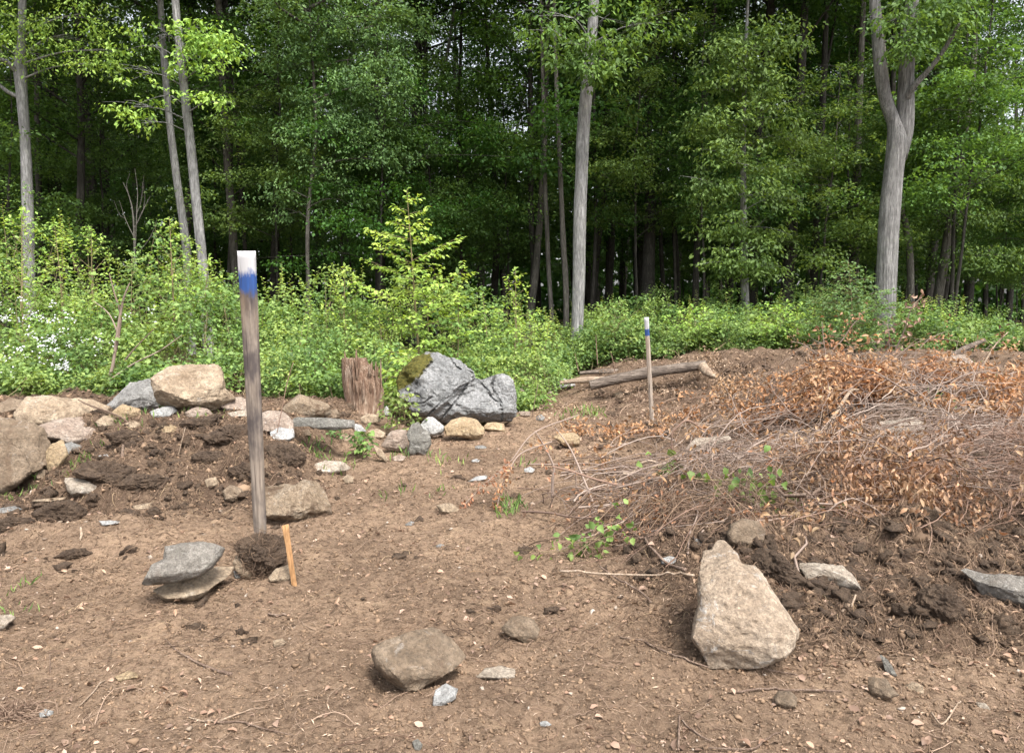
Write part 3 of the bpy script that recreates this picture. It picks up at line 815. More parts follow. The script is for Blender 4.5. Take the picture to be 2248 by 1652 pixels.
def boulder():
    full = [(830,430),(820,385),(850,300),(940,230),(1040,190),(1100,190),(1170,230),(1270,270),(1330,325),(1345,365),(1400,372),(1470,340),(1520,335),(1570,360),(1592,480),(1592,600),(1560,645),(1440,648),(1300,635),(1150,650),(1080,605),(930,590),(920,530),(850,480)]
    polys = [(full, 9.15, .62, 1),
             ([(1100,480),(1160,385),(1270,290),(1330,320),(1340,362),(1240,415),(1150,505),(1105,535),(1070,590),(1025,580),(1025,520)], 9.12, .45, 3),
             ([(1440,400),(1500,338),(1540,342),(1578,370),(1594,470),(1590,585),(1540,600),(1480,560),(1450,470)], 9.3, .7, 4)]
    cracks = [[(1030,600),(1110,520),(1200,430),(1340,345)], [(1180,240),(1225,300),(1330,335)], [(1345,370),(1400,430),(1445,500),(1490,520)], [(1470,345),(1440,420),(1490,520),(1500,640)], [(925,525),(1010,515),(1060,480)], [(1100,640),(1240,470),(1280,400)], [(1060,260),(1000,330),(960,400)]]
    mosspoly = np.array([C5(p) for p in [(790,400),(860,280),(960,210),(1055,190),(1058,250),(1010,310),(950,385),(890,430),(820,450)]])
    mb = MB(); ms = []
    for p, D, dep, sd in polys:
        W, F, ctr, uv, size = rock_shape(p, C5, 900 + sd, depth=dep, D=D, fixed=True, sub=6 if sd > 1 else 7, pw=3.4, facets=10, rough=1.6, cut=(.72, .95))
        if sd == 1:
            vd = unit(ctr - np.array([0, 0, EYE]))
            def side(x1, y1, x2, y2):
                A_, B_ = C5((x1, y1)), C5((x2, y2)); e_ = np.array(B_) - A_; e_ = e_ / np.linalg.norm(e_)
                return (uv[:, 0] - A_[0]) * -e_[1] + (uv[:, 1] - A_[1]) * e_[0]
            low = sm(side(1030, 600, 1340, 345) / 7)          # the face below the slanting ledge stands back
            W = W + vd * (low * .05)[:, None]
            for cp in cracks:
                q_ = np.array([C5(p_) for p_ in cp]); q_ = curve_pts(q_, 14) if len(q_) > 2 else q_
                dd = np.full(len(W), 1e9)
                for p1_, p2_ in zip(q_[:-1], q_[1:]):
                    e_ = p2_ - p1_; t_ = np.clip(((uv - p1_) @ e_) / (e_ @ e_ + 1e-9), 0, 1)
                    dd = np.minimum(dd, np.linalg.norm(uv - p1_ - t_[:, None] * e_, axis=1))
                dd = dd + 1.5 * noise(uv[:, 0] * .2, uv[:, 1] * .2, 3.)
                W = W + vd * (.05 * np.exp(-(np.maximum(dd, 0) / 1.6) ** 2))[:, None]
        mb.add(W, F)
        # signed distance-like mask of the moss patch
        x, y = uv[:, 0], uv[:, 1]
        ins = np.zeros(len(x), bool)
        a = mosspoly; b = np.roll(a, -1, axis=0)
        for (x1, y1), (x2, y2) in zip(a, b):
            c = ((y1 > y) != (y2 > y)) & (x < (x2 - x1) * (y - y1) / (y2 - y1 + 1e-12) + x1)
            ins ^= c
        dd = np.full(len(x), 1e9)
        for p1_, p2_ in zip(a, b):
            e_ = p2_ - p1_; t_ = np.clip(((uv - p1_) @ e_) / (e_ @ e_), 0, 1)
            dd = np.minimum(dd, np.linalg.norm(uv - p1_ - t_[:, None] * e_, axis=1))
        f_ = np.clip(.5 + np.where(ins, 1, -1) * dd / 26, 0, 1)
        ms.append(f_ if sd == 1 else np.zeros(len(x)))
    loc = np.array([mb.v[0][:, 0].mean(), 9.6, 0.0])
    o = mb.build('boulder', M['boulder'], loc=loc, smooth=True, attrs={'moss': np.concatenate(ms)})
    o.data.set_sharp_from_angle(angle=R(40))
    tag(o, 'large cracked grey boulder with moss on its upper left shoulder', 'boulder')
boulder()

# ------------------------------------------------------------------ posts, lath, stump, logs
def board(mb, p0, p1, w0, w1, t0, t1, face, segs=24, seed=0, bev=0.08):
    """sawn board from p0 up to p1; face = horizontal unit vector of its wide side"""
    ax = unit(p1 - p0); wd = unit(face - ax * (face @ ax)); th = np.cross(ax, wd)
    prof = []
    for sx, sy in ((1, 1), (-1, 1), (-1, -1), (1, -1)):
        c = np.array([sx, sy], float)
        if sx * sy > 0: prof += [c * [1, 1 - bev * 2], c * [1 - bev, 1]]
        else: prof += [c * [1 - bev, 1], c * [1, 1 - bev * 2]]
    prof = np.array(prof)
    n = len(prof); V = []
    for k in range(segs + 1):
        t = k / segs
        c = p0 + (p1 - p0) * t
        q = prof * [(w0 + (w1 - w0) * t) / 2, (t0 + (t1 - t0) * t) / 2]
        pts = c + q[:, :1] * wd + q[:, 1:] * th
        d = 0.0018 * noise(pts[:, 0] * 40 + seed, pts[:, 1] * 40, pts[:, 2] * 9)
        V.append(pts + d[:, None] * wd)
    if True:
        V[-1] = V[-1] + ax * (0.006 * noise(V[-1][:, 0] * 60, V[-1][:, 1] * 60, 3))[:, None]
    V = np.array(V)
    idx = np.arange((segs + 1) * n).reshape(segs + 1, n)
    a = idx[:-1]; b = np.roll(a, -1, 1); c = idx[1:]; d = np.roll(c, -1, 1)
    mb.add(V.reshape(-1, 3), np.stack([a, b, d, c], -1).reshape(-1, 4), idx[-1:], idx[:1, ::-1])

def post_mat(name, H, white, blue, seed, dark, lift=1.0):
    t = NT(name)
    sep = t.n('ShaderNodeSeparateXYZ'); t.l(t.tc.outputs['Object'], sep.inputs[0])
    z = sep.outputs[2]
    grain = t.noise(1.0, 7, 0.65, t.mapping((70, 70, 3.0)))
    wood = t.ramp(grain, [(0.3, (0.12, 0.095, 0.075)), (0.5, (0.235, 0.19, 0.15)), (0.7, (0.34, 0.285, 0.23))])
    wood = t.mix(1.0, wood, (lift, lift * 1.02, lift * 1.05), 'MULTIPLY')
    st = t.noise(1.0, 4, 0.6, t.mapping((7, 7, 3.2)))
    wood = t.mix(t.math('MULTIPLY', t.ramp(st, [(0.42, 0.0), (0.6, 1.0)]), dark), wood, (0.065, 0.055, 0.055))
    wood = t.mix(t.ramp(t.noise(1.0, 3, 0.5, t.mapping((5, 5, 1.4))), [(0.5, 0.0), (0.62, 0.35)]), wood, (0.40, 0.27, 0.14))
    zz = t.math('ADD', z, t.math('MULTIPLY', t.math('SUBTRACT', t.noise(1.0, 5, 0.7, t.mapping((26, 26, 10))), 0.5), 0.08 * H))
    bcol = t.mix(t.ramp(grain, [(0.35, 0.45), (0.6, 0.0)]), (0.028, 0.08, 0.26), (0.03, 0.045, 0.11))
    mr = t.n('ShaderNodeMapRange'); t.l(zz, mr.inputs[0])
    mr.inputs[1].default_value = blue[0] * H; mr.inputs[2].default_value = blue[1] * H
    col = t.mix(mr.outputs[0], wood, bcol)
    mr2 = t.n('ShaderNodeMapRange'); t.l(zz, mr2.inputs[0])
    mr2.inputs[1].default_value = white[0] * H; mr2.inputs[2].default_value = white[1] * H
    wcol = t.mix(t.ramp(grain, [(0.3, 0.25), (0.5, 0.0)]), (0.42, 0.42, 0.43), (0.60, 0.58, 0.58))
    col = t.mix(mr2.outputs[0], col, wcol)
    cr = t.ramp(t.noise(1.0, 2, 0.5, t.mapping((60, 60, 0.8))), [(0.30, 0.7), (0.34, 0.0)])
    col = t.mix(cr, col, (0.04, 0.03, 0.03))
    b = t.bump(grain, 0.5, 0.004)
    t.princ(col, 0.75, b, 0.25)
    return t.m

def near_post():
    D0, D1 = 4.30, 4.24
    p0 = at(573, 1195, D0); p1 = at(541, 550, D1)
    p0[2] -= 0.0
    s = D0 / FV
    mb = MB()
    H = p1[2] - p0[2]
    face = unit(np.array([1.0, 0.12, 0]))
    rot = np.array([math.cos(R(-16)), math.sin(R(-16)), 0])
    board(mb, p0, p1, 0.066, 0.098, 0.036, 0.040, rot, 40)
    m = post_mat('post_wood', H, (0.918, 0.938), (0.85, 0.875), 1, 0.9)
    o = mb.build('wooden_post', m, loc=p0)
    tag(o, 'tall weathered wooden post with white top and blue band, standing in a soil lump', 'post')
near_post()

def far_stake():
    g = ground(1432, 930); p0 = at(1432, 935, g[1]); p1 = at(1419, 696, g[1] - .05)
    p0[2] = min(p0[2], float(height(p0[0], p0[1])) - 0.02)
    H = p1[2] - p0[2]
    mb = MB()
    board(mb, p0, p1, 0.0052 * g[1], 0.0056 * g[1], 0.003 * g[1], 0.003 * g[1], np.array([math.cos(R(-30)), math.sin(R(-30)), 0]), 30)
    m = post_mat('stake_wood', H, (0.892, 0.897), (0.825, 0.83), 2, 0.15, 1.5)
    tag(mb.build('wooden_stake', m, loc=p0), 'slim grey wooden stake with white tip and blue band, far off by the logs', 'stake')
far_stake()

def lath():
    g = ground(648, 1287)
    p0 = np.array([g[0], g[1], g[2] - 0.03])
    p1 = at(626, 1152, g[1] + 0.02)
    mb = MB()
    board(mb, p0, p1, 0.026, 0.036, 0.014, 0.016, np.array([math.cos(R(18)), math.sin(R(18)), 0]), 12)
    tag(mb.build('wooden_lath', M['lath'], loc=p0), 'short fresh orange wooden lath stuck in the soil beside the near post', 'lath')
lath()

def stump():
    rows = [(915, 745, 836), (900, 750, 834), (880, 752, 833), (860, 750, 832), (840, 747, 826), (822, 745, 815), (805, 744, 800), (795, 743, 795), (789, 743, 793)]
    D = 8.9; n = 96; V = []
    for j, (v, a, b) in enumerate(rows_interp(rows, 40)):
        pa, pb = at(a, v, D), at(b, v, D)
        c = (pa + pb) / 2; r = (pb - pa)[0] / 2
        th = np.arange(n) / n * 2 * math.pi
        x, y = np.cos(th), np.sin(th)
        rg = 0.10 * noise(x * 5 + 3, y * 5, c[2] * 1.2) + 0.07 * noise(x * 13, y * 13, c[2] * 4) + 0.05 * noise(x * 26, y * 26, c[2] * 5)
        rr = r * (1 + rg)
        zz = c[2] + (0.012 * noise(x * 5, y * 5, 1.0) if j > 35 else 0)
        V.append(np.stack([c[0] + rr * x, D + 0.22 + rr * 0.85 * y, np.full(n, 1.0) * zz], -1))
    rings = len(V)
    top = V[-1]; cc = top.mean(0)
    V.append(cc + (top - cc) * 0.72 + [0, 0, -0.02]); V.append(cc + (top - cc) * 0.6 + [0, 0, -0.10]); V.append(cc + (top - cc) * 0.05 + [0, 0, -0.14])
    V = np.array(V)
    idx = np.arange(V.shape[0] * n).reshape(-1, n)
    a = idx[:-1]; b = np.roll(a, -1, 1); c = idx[1:]; d = np.roll(c, -1, 1)
    mb = MB(); mb.add(V.reshape(-1, 3), np.stack([a, b, d, c], -1).reshape(-1, 4), idx[-1:])
    base = np.array([V[0, :, 0].mean(), D + .22, V[0, 0, 2]])
    root = empty('tree_stump', base, 'rotten reddish tree stump with peeling bark left of the mossy boulder', 'stump')
    o = mb.build('trunk', M['stump'], root, loc=base, smooth=True)
    # loose bark strips
    mb = MB(); r = np.random.default_rng(5)
    for k in range(26):
        th = r.uniform(math.pi, 2 * math.pi); z0 = base[2] + r.uniform(.05, .55); L = r.uniform(.12, .3)
        rad = 0.235 * (1.05 - 0.35 * (z0 - base[2]))
        pts = []
        for t in np.linspace(0, 1, 5):
            pts.append([base[0] + math.cos(th + .03 * t) * (rad + .012 * t), base[1] + math.sin(th) * rad * .9 - .01 * t, z0 + L * t])
        P = np.array([pts]); V_, Q_ = tubes(P, np.array([[.006, .014, .017, .012, .004]]) * r.uniform(.7, 1.3), 5)
        mb.add(V_, Q_)
    mb.build('bark_strips', M['stump'], root, loc=base)
def rows_interp(rows, n):
    rows = np.array(rows, float)
    t = np.linspace(0, len(rows) - 1, n); i = np.minimum(t.astype(int), len(rows) - 2); f = (t - i)[:, None]
    return rows[i] * (1 - f) + rows[i + 1] * f
stump()

def log(name, label, pts, D, wpx, mat, cat='log', sides=20, rough=.25, ends=None):
    """pts in the layout sheet; D distance(s); wpx widths"""
    Ds = D if isinstance(D, (list, tuple)) else [D] * len(pts)
    P = np.array([at(p[0], p[1], d) for p, d in zip(pts, Ds)])
    n = 24
    Pc = curve_pts(P, n)
    wr = np.interp(np.linspace(0, 1, n), np.linspace(0, 1, len(wpx)), wpx) * np.mean(Ds) / FV / 2
    V, Q, T = tubes(Pc[None], wr[None], sides, True, rough)
    mb = MB(); mb.add(V, Q, T)
    o = mb.build(name, M[mat], loc=Pc[0], smooth=True)
    o.data.set_sharp_from_angle(angle=R(50))
    return tag(o, label, cat)
log('log', 'long dark weathered log lying on the berm behind the far stake', [C6((130,440)), C6((300,400)), C6((500,365)), C6((695,340))], [11.3, 11.3, 11.3, 11.3], [22, 26, 24, 20], 'log')
log('log', 'pale peeled log lying left of the dark log on the berm', [C5((1880,392)), C5((2050,372)), C5((2248,368))], [12.0, 12.0, 12.0], [8, 14, 12], 'log_pale')
log('log', 'slim brown log behind the pale peeled log', [C6((80,380)), C6((200,372)), C6((330,372))], [12.5, 12.5, 12.5], [8, 11, 10], 'log')
log('broken_wood', 'splintered cream wood chunk at the right end of the dark log', [C6((675,345)), C6((705,375)), C6((745,402))], [11.2, 11.1, 11.0], [22, 20, 6], 'log_pale', cat='wood', rough=.6)
log('log', 'fallen grey pole sloping up at the far right', [C6((1890,295)), C6((1970,255)), C6((2052,220))], [12.6, 13.0, 13.4], [11, 12, 10], 'log')

def stick(name, label, pts, C, wpx, mat='stick', lift=0.01, rise=None):
    """stick lying on the soil; rise: heights above the ground"""
    P = []
    for i, p in enumerate(pts):
        q = C(p); g = ground(*q)
        P.append(g + [0, 0, lift])
    n = 22
    Pc = curve_pts(P, n)
    Pc[:, 2] = np.maximum(Pc[:, 2], height_fine(Pc[:, 0], Pc[:, 1]) + lift * .6)
    wr = np.interp(np.linspace(0, 1, n), np.linspace(0, 1, len(wpx)), wpx) * Pc[:, 1].mean() / FV / 2
    V, Q, T = tubes(Pc[None], wr[None], 8, True, .25)
    mb = MB(); mb.add(V, Q, T)
    return tag(mb.build(name, M[mat], loc=Pc[0], smooth=True), label, 'stick')
stick('stick', 'long curved brown stick lying behind the round stone at the right', [(965,820),(1020,805),(1090,795),(1200,800),(1330,800),(1445,806)], C8, [4, 5, 5, 5, 4])
stick('stick', 'bent stick with a pale knob at its end on the left front soil', [(725,572),(770,620),(850,670),(930,705),(1015,738)], C7, [2, 3, 4, 5, 8])
stick('stick', 'dark brown stick pointing at the bottom edge right of centre', [(735,925),(733,980),(730,1067)], C8, [5, 6, 6])
stick('stick', 'thin reddish stick lying left of the big pale boulder', [(475,565),(600,600),(720,650),(860,700)], C8, [3, 4, 4, 4])
stick('stick', 'stick lying right below the big pale boulder', [(1050,690),(1150,715),(1250,733)], C8, [3, 4, 4])
stick('stick', 'pale straight pole lying across the bank left of the big boulder', [(210,305),(400,318),(600,325),(800,328)], C8, [5, 5, 5, 5], 'stick_pale', lift=.05)
stick('stick', 'orange brown branch arching down beside the wide soil clod', [(440,60),(520,130),(610,210),(680,280),(760,310)], C8, [3, 4, 5, 6, 7], lift=.06)
stick('stick', 'red brown stick dropping from the pole to the bank', [(385,270),(470,330),(560,380),(610,430)], C8, [4, 5, 5, 5], lift=.03)
stick('stick', 'curved pale root piece right of the big boulder', [(1448,470),(1485,445),(1508,390)], C8, [6, 6, 5], 'stick_pale', lift=.02)
stick('stick', 'short dark stick lying in the middle of the left front', [(1178,463),(1215,470),(1258,475)], C7, [4, 5, 5])
stick('stick', 'bleached splinter lying above the hollow at the left', [(355,85),(358,115),(352,145)], C7, [4, 7, 3], 'stick_pale')
stick('stick', 'thin grey stick in the left front below the ochre stone', [(335,885),(390,830),(460,760)], C7, [2, 3, 4], 'stick_pale')
stick('stick', 'bundle like forked stick in the front left of centre', [(830,930),(930,945),(1030,910),(1160,875)], C7, [3, 4, 4, 2], 'stick_pale')
stick('stick', 'dead root reaching from the front twigs to the bottom centre', [(900,945),(1060,940),(1120,960),(1290,1000)], C7, [4, 4, 4, 2])
stick('stick', 'brown stick by the bottom edge at the right of the dark stick', [(745,940),(800,985),(870,1025)], C8, [4, 5, 4])
stick('stick', 'curving stick at the bottom edge right of centre', [(860,1055),(1050,1060),(1110,1020),(1190,985)], C8, [3, 5, 5, 3])
stick('stick', 'pale forked stick lying in the front at the far right', [(1840,900),(1890,950),(1950,870),(1970,850)], C8, [4, 4, 3, 3], 'stick_pale')
stick('stick', 'long brown rod lying from the dead leaves at the right', [(1290,355),(1420,362),(1560,378)], C8, [4, 4, 4], 'stick')

def upright(label, pts, C, wpx, mat='stick', D=None):
    g = ground(*C(pts[0])); D0 = g[1] if D is None else D
    P = [g - [0, 0, .03]] + [at(*C(p), D0 + .03 * i) for i, p in enumerate(pts)]
    Pc = curve_pts(np.array(P), 18)
    wr = np.interp(np.linspace(0, 1, 18), np.linspace(0, 1, len(wpx)), wpx) * D0 / FV / 2
    V, Q, T = tubes(Pc[None], wr[None], 7, True, .2)
    mb = MB(); mb.add(V, Q, T)
    tag(mb.build('stick', M[mat], loc=Pc[0], smooth=True), label, 'stick')
upright('dark crooked stick rising over the left mound rocks', [(745,595),(690,540),(600,500),(500,465),(437,435)], C4, [5, 5, 4, 4, 2])
upright('thin red whip standing on the mound right of the near post', [(1545,650),(1580,480),(1610,330),(1643,225)], C4, [2, 2, 2, 1.2], 'stem_red')
upright('short broken twig standing in the left mound', [(230,620),(232,540),(233,480)], C4, [2, 2, 1.5])
upright('rusty brown stub standing in the middle of the left mound', [(690,775),(685,740),(690,685)], C4, [10, 9, 5])
upright('small grey twig standing in the left front soil', [(222,725),(220,680),(218,635)], C7, [2.5, 2.5, 2])
upright('pale slanting twig on the left mound crest', [(1000,740),(1020,660),(1037,590)], C4, [2, 2, 1.5], 'stick_pale')
upright('forked thorny twig standing at the head of the path', [(1700,620),(1720,500),(1740,400)], C5, [2, 2, 1.5])

# ------------------------------------------------------------------ loose ground cover (nobody could count it)
def scatter(n, ymin, ymax, r, k=1.35, power=1.0):
    """points on the clearing soil, denser near the middle distance; k sets the spread to the sides"""
    u = r.uniform(size=n)
    y = ymin * (ymax / ymin) ** u
    x = r.uniform(-1, 1, n) * (0.55 * k * y + 0.6)
    return x, y

def ground_cover():
    r = np.random.default_rng(11)
    # crumbs of soil
    mb = MB()
    n = 52000
    x, y = scatter(n, 1.9, 12, r)
    m = mound_mask(x, y)
    s = (0.0028 + 0.006 * r.random(n) ** 3) * (0.8 + 0.11 * y) * (1 + .9 * m)
    big = r.random(n) < 0.012
    s = np.where(big, s * 1.8, s) * .8
    dirs, F = ICO[1]
    nv = len(dirs)
    B = dirs[None] * (1 + 0.5 * r.normal(size=(n, nv, 1))).clip(.25, 1.8) * s[:, None, None] * r.uniform(.6, 1.4, (n, 1, 3))
    V = B + np.stack([x, y, height_fine(x, y) + s * .35], -1)[:, None]
    Fi = (np.arange(n)[:, None, None] * nv + F[None]).reshape(-1, 3)
    keep = np.arange(n) % 9 == 0
    mb.add(V.reshape(-1, 3), Fi)
    tag(mb.build('soil_crumbs', M['clods']), 'crumbs of brown soil scattered over the clearing', kind='stuff')
    # broken clods on the dug banks
    mb = MB(); d2, F2 = ICO[2]; nv2 = len(d2); n = 22000
    x, y = scatter(n, 3.3, 12.5, r); mm = mound_mask(x, y)
    k = (r.random(n) < .75 * mm + .03) & (fbm(x * 1.6, y * 1.6, 2.7, 2) > -.1); x, y = x[k], y[k]; n = len(x)
    s = (0.008 + 0.04 * r.random(n) ** 3.2) * (.75 + .04 * y)
    o3 = r.uniform(0, 99, (n, 1))
    B = np.tile(d2[None], (n, 1, 1))
    B = B * (1 + .75 * noise(B[..., 0] * 1.7 + o3, B[..., 1] * 1.7, B[..., 2] * 1.7) + .4 * noise(B[..., 0] * 4.5 + o3, B[..., 1] * 4.5, B[..., 2] * 4.5))[..., None] * s[:, None, None] * r.uniform(.6, 1.5, (n, 1, 3)) * [1, 1, .75]
    V = B + np.stack([x, y, height_fine(x, y) + s * .2], -1)[:, None]
    mb.add(V.reshape(-1, 3), (np.arange(n)[:, None, None] * nv2 + F2[None]).reshape(-1, 3))
    tag(mb.build('clods', M['clod']), 'broken soil clods heaped on the dug banks', kind='stuff')
    # pebbles
    mb = MB(); n = 600
    x, y = scatter(n, 1.9, 12, r)
    s = (0.004 + 0.010 * r.random(n) ** 5) * (0.8 + .12 * y)
    B = dirs[None] * (1 + 0.45 * r.normal(size=(n, nv, 1))).clip(.35, 1.6) * s[:, None, None] * r.uniform(.6, 1.4, (n, 1, 3)) * [1, 1, .6]
    V = B + np.stack([x, y, height_fine(x, y) + s * .4], -1)[:, None]
    mb.add(V.reshape(-1, 3), (np.arange(n)[:, None, None] * nv + F[None]).reshape(-1, 3))
    tag(mb.build('pebbles', M['peb']), 'pale pebbles scattered over the soil', kind='stuff')
    # twigs
    def twigs(n, ymin, ymax, L, rad, lift, mat, name, label, wig=.25, mound=0.0, bend=0.0, pts=None):
        mb = MB()
        if pts is None:
            x, y = scatter(int(n * (1 + 3 * mound)), ymin, ymax, r)
            if mound:
                mm = mound_mask(x, y); k = r.random(len(x)) < (0.12 + .9 * mm); x, y = x[k][:n], y[k][:n]
        else:
            x, y = pts
        n = len(x)
        K = 6
        th = r.uniform(0, 2 * math.pi, n)
        Ln = L[0] + (L[1] - L[0]) * r.random(n) ** 2.5
        t = np.linspace(-.5, .5, K)[None]
        dth = r.normal(size=(n, 1)) * wig * 2
        ang = th[:, None] + dth * t * 2 + r.normal(size=(n, K)) * wig * .25
        px = x[:, None] + np.cumsum(np.cos(ang) * Ln[:, None] / K, 1)
        py = y[:, None] + np.cumsum(np.sin(ang) * Ln[:, None] / K, 1)
        R_ = (rad[0] + (rad[1] - rad[0]) * r.random(n) ** 2) * (0.42 + .1 * y)
        arch = np.sin(np.linspace(0, math.pi, K))[None] * Ln[:, None] * bend * r.random((n, 1))
        pz = height_fine(px, py) + R_[:, None] * .7 + lift * r.random((n, 1)) + arch
        P = np.stack([px, py, pz], -1)
        rr = R_[:, None] * np.linspace(1.1, .6, K)[None]
        V, Q = tubes(P, rr, 3)
        mb.add(V, Q)
        tag(mb.build(name, M[mat]), label, kind='stuff')
    twigs(21000, 1.9, 12, (.015, .16), (.0007, .0021), .004, 'twig', 'twigs', 'broken twigs littering the soil', bend=.06)
    twigs(1500, 2.2, 12, (.12, .5), (.0015, .0035), .01, 'twig', 'twigs', 'longer broken twigs littering the soil', bend=.05, mound=.7)
    twigs(40000, 3.2, 10, (.05, .26), (.0010, .0032), .015, 'root', 'root_fibres', 'dark root fibres matted over the mounds', wig=1.1, mound=1.0, bend=.2)
    twigs(3500, 3.2, 13, (.04, .16), (.0008, .0016), .012, 'straw', 'straw', 'dry straw bits on the mounds', wig=.5, mound=.6, bend=.2)
    # wood chips
    mb = MB(); n = 9000
    x, y = scatter(n, 1.9, 12, r)
    s = r.uniform(.006, .02, n) * (0.8 + .09 * y)
    nr = unit(np.stack([r.normal(size=n) * .3, r.normal(size=n) * .3, np.ones(n)], -1))
    leaves(mb, np.stack([x, y, height_fine(x, y) + .004], -1), rnd_dirs(n, r) * [1, 1, .25], nr, s * 1.5, .17, .06)
    tag(mb.build('wood_chips', M['chip']), 'pale wood chips strewn over the soil', kind='stuff')
    # debris thicker along the banks
    mb = MB(); n = 9000
    x, y = scatter(n, 3.5, 13, r); mm = mound_mask(x, y); k = r.random(n) < .15 + .85 * mm; x, y = x[k], y[k]; n = len(x)
    s = r.uniform(.012, .05, n) * (.8 + .05 * y)
    nr = unit(np.stack([r.normal(size=n) * .6, r.normal(size=n) * .6, np.ones(n)], -1))
    curled(mb, np.stack([x, y, height_fine(x, y) + .012], -1), rnd_dirs(n, r) * [1, 1, .5], nr, s, .4, r.uniform(-.4, 1.4, n))
    tag(mb.build('bark_scraps', M['leaf_scrap']), 'brown bark and leaf scraps lying on the banks', kind='stuff')
    # fallen leaves
    mb = MB(); n = 9000
    x, y = scatter(n, 1.9, 13, r)
    k = (fbm(x * 1.3, y * 1.3, 7.7, 2) > .05) | (r.random(n) < .2); x, y = x[k], y[k]; n = len(x)
    s = (.008 + .042 * r.random(n) ** 2.6) * (0.85 + .05 * y)
    nr = unit(np.stack([r.normal(size=n) * .45, r.normal(size=n) * .45, np.ones(n)], -1))
    curled(mb, np.stack([x, y, height_fine(x, y) + .006], -1), rnd_dirs(n, r) * [1, 1, .3], nr, s, .6, r.uniform(-.4, 1.2, n))
    tag(mb.build('fallen_leaves', M['leaf_litter']), 'curled dry leaves lying on the soil', kind='stuff')
    # green sprouts and grass blades
    mb = MB()
    spots = [C5(p) + (q,) for p, q in [((1560,1200),30),((1530,1225),25),((1600,1210),20),((830,1110),12),((1110,1105),12),((1060,900),10),((300,850),26),((340,870),24),((1150,600),8),((2050,600),8),((1910,630),7),((1560,600),20),((950,600),24),((740,600),20),((860,870),16),((1220,920),8),((1660,930),8),((420,960),14),((500,930),12)]]
    spots += [C4(p) + (q,) for p, q in [((1000,440),30),((960,480),24),((120,970),16),((170,960),16),((430,820),26),((600,640),20),((1060,520),20),((1180,540),20),((780,530),20),((90,1510),14),((130,1640),12)]]
    spots += [C6(p) + (q,) for p, q in [((1900,480),40),((2000,440),40),((2080,420),40),((1850,520),30),((120,580),20),((160,585),20),((60,590),14),((1900,890),14)]]
    for (u, v, cnt) in spots:
        g = ground(u, v)
        k = cnt
        px = g[0] + r.normal(size=k) * .009 * g[1]; py = g[1] + r.normal(size=k) * .02 * g[1]
        Ln = r.uniform(.5, 1.3, k) * .011 * g[1] + .02
        ax = unit(np.stack([r.normal(size=k) * .5, r.normal(size=k) * .5, np.ones(k)], -1))
        leaves(mb, np.stack([px, py, height(px, py)], -1), ax, rnd_dirs(k, r), Ln, .13, .05)
    tag(mb.build('grass', M['leaf_shrub']), 'sparse green grass sprouting from the soil', kind='stuff')
ground_cover()

def straw_clump():
    r = np.random.default_rng(3)
    g = ground(22, 1572)
    n = 420
    base = g + np.stack([r.normal(size=n) * .06 - .02, r.normal(size=n) * .035, np.zeros(n)], -1)
    ax = unit(np.stack([r.normal(size=n) * .7 + .2, r.normal(size=n) * .4 - .2, r.uniform(.2, 1.0, n)], -1))
    L = r.uniform(.04, .11, n)
    t = np.linspace(0, 1, 4)
    P = base[:, None] + ax[:, None] * (L[:, None] * t)[..., None]
    P[..., 2] -= (t ** 2)[None] * L[:, None] * .35
    V, Q = tubes(P, np.full((n, 4), .0013) * r.uniform(.7, 1.6, (n, 1)), 3)
    mb = MB(); mb.add(V, Q)
    tag(mb.build('straw_clump', M['twig'], loc=g), 'clump of cut brown grass stubble at the bottom left', 'grass clump')
straw_clump()

# ------------------------------------------------------------------ foliage generators
def sprays(r, centers, radii, n, leaf, flat=.12, droop=.25, wr=.6, up=0.0, sub=22, subr=.33, tilt=.45):
    """leaves in small flat sprays filling ellipsoids; returns arrays for leaves()"""
    centers = np.asarray(centers, float); radii = np.asarray(radii, float)
    if radii.ndim == 1: radii = np.tile(radii, (len(centers), 1))
    vol = radii.prod(1) ** (2 / 3); pr = vol / vol.sum()
    ns = max(1, n // sub)
    ci = r.choice(len(centers), ns, p=pr)
    d = rnd_dirs(ns, r) * (r.random(ns) ** (1 / 2.4))[:, None]
    sc = centers[ci] + d * radii[ci]
    si = np.repeat(np.arange(ns), sub)
    a = r.uniform(0, 2 * math.pi, ns * sub); q = np.sqrt(r.random(ns * sub)) * subr * r.uniform(.6, 1.3, ns)[si]
    # each spray leans outward and droops
    lean = r.normal(size=(ns, 2)) * .25
    off = np.stack([np.cos(a) * q, np.sin(a) * q, np.zeros(len(a))], -1)
    off[:, 2] = off[:, 0] * lean[si, 0] + off[:, 1] * lean[si, 1] - droop * q * q / max(subr, .01) + r.normal(size=len(a)) * flat * subr
    pos = sc[si] + off
    ax = np.stack([np.cos(a), np.sin(a), np.full(len(a), -droop * 1.6 + up)], -1) + r.normal(size=(len(a), 3)) * .45
    nr = unit(np.stack([r.normal(size=len(a)) * tilt, r.normal(size=len(a)) * tilt - .25, np.ones(len(a))], -1))
    size = leaf * r.uniform(.6, 1.25, len(a))
    return pos, ax, nr, size, sc

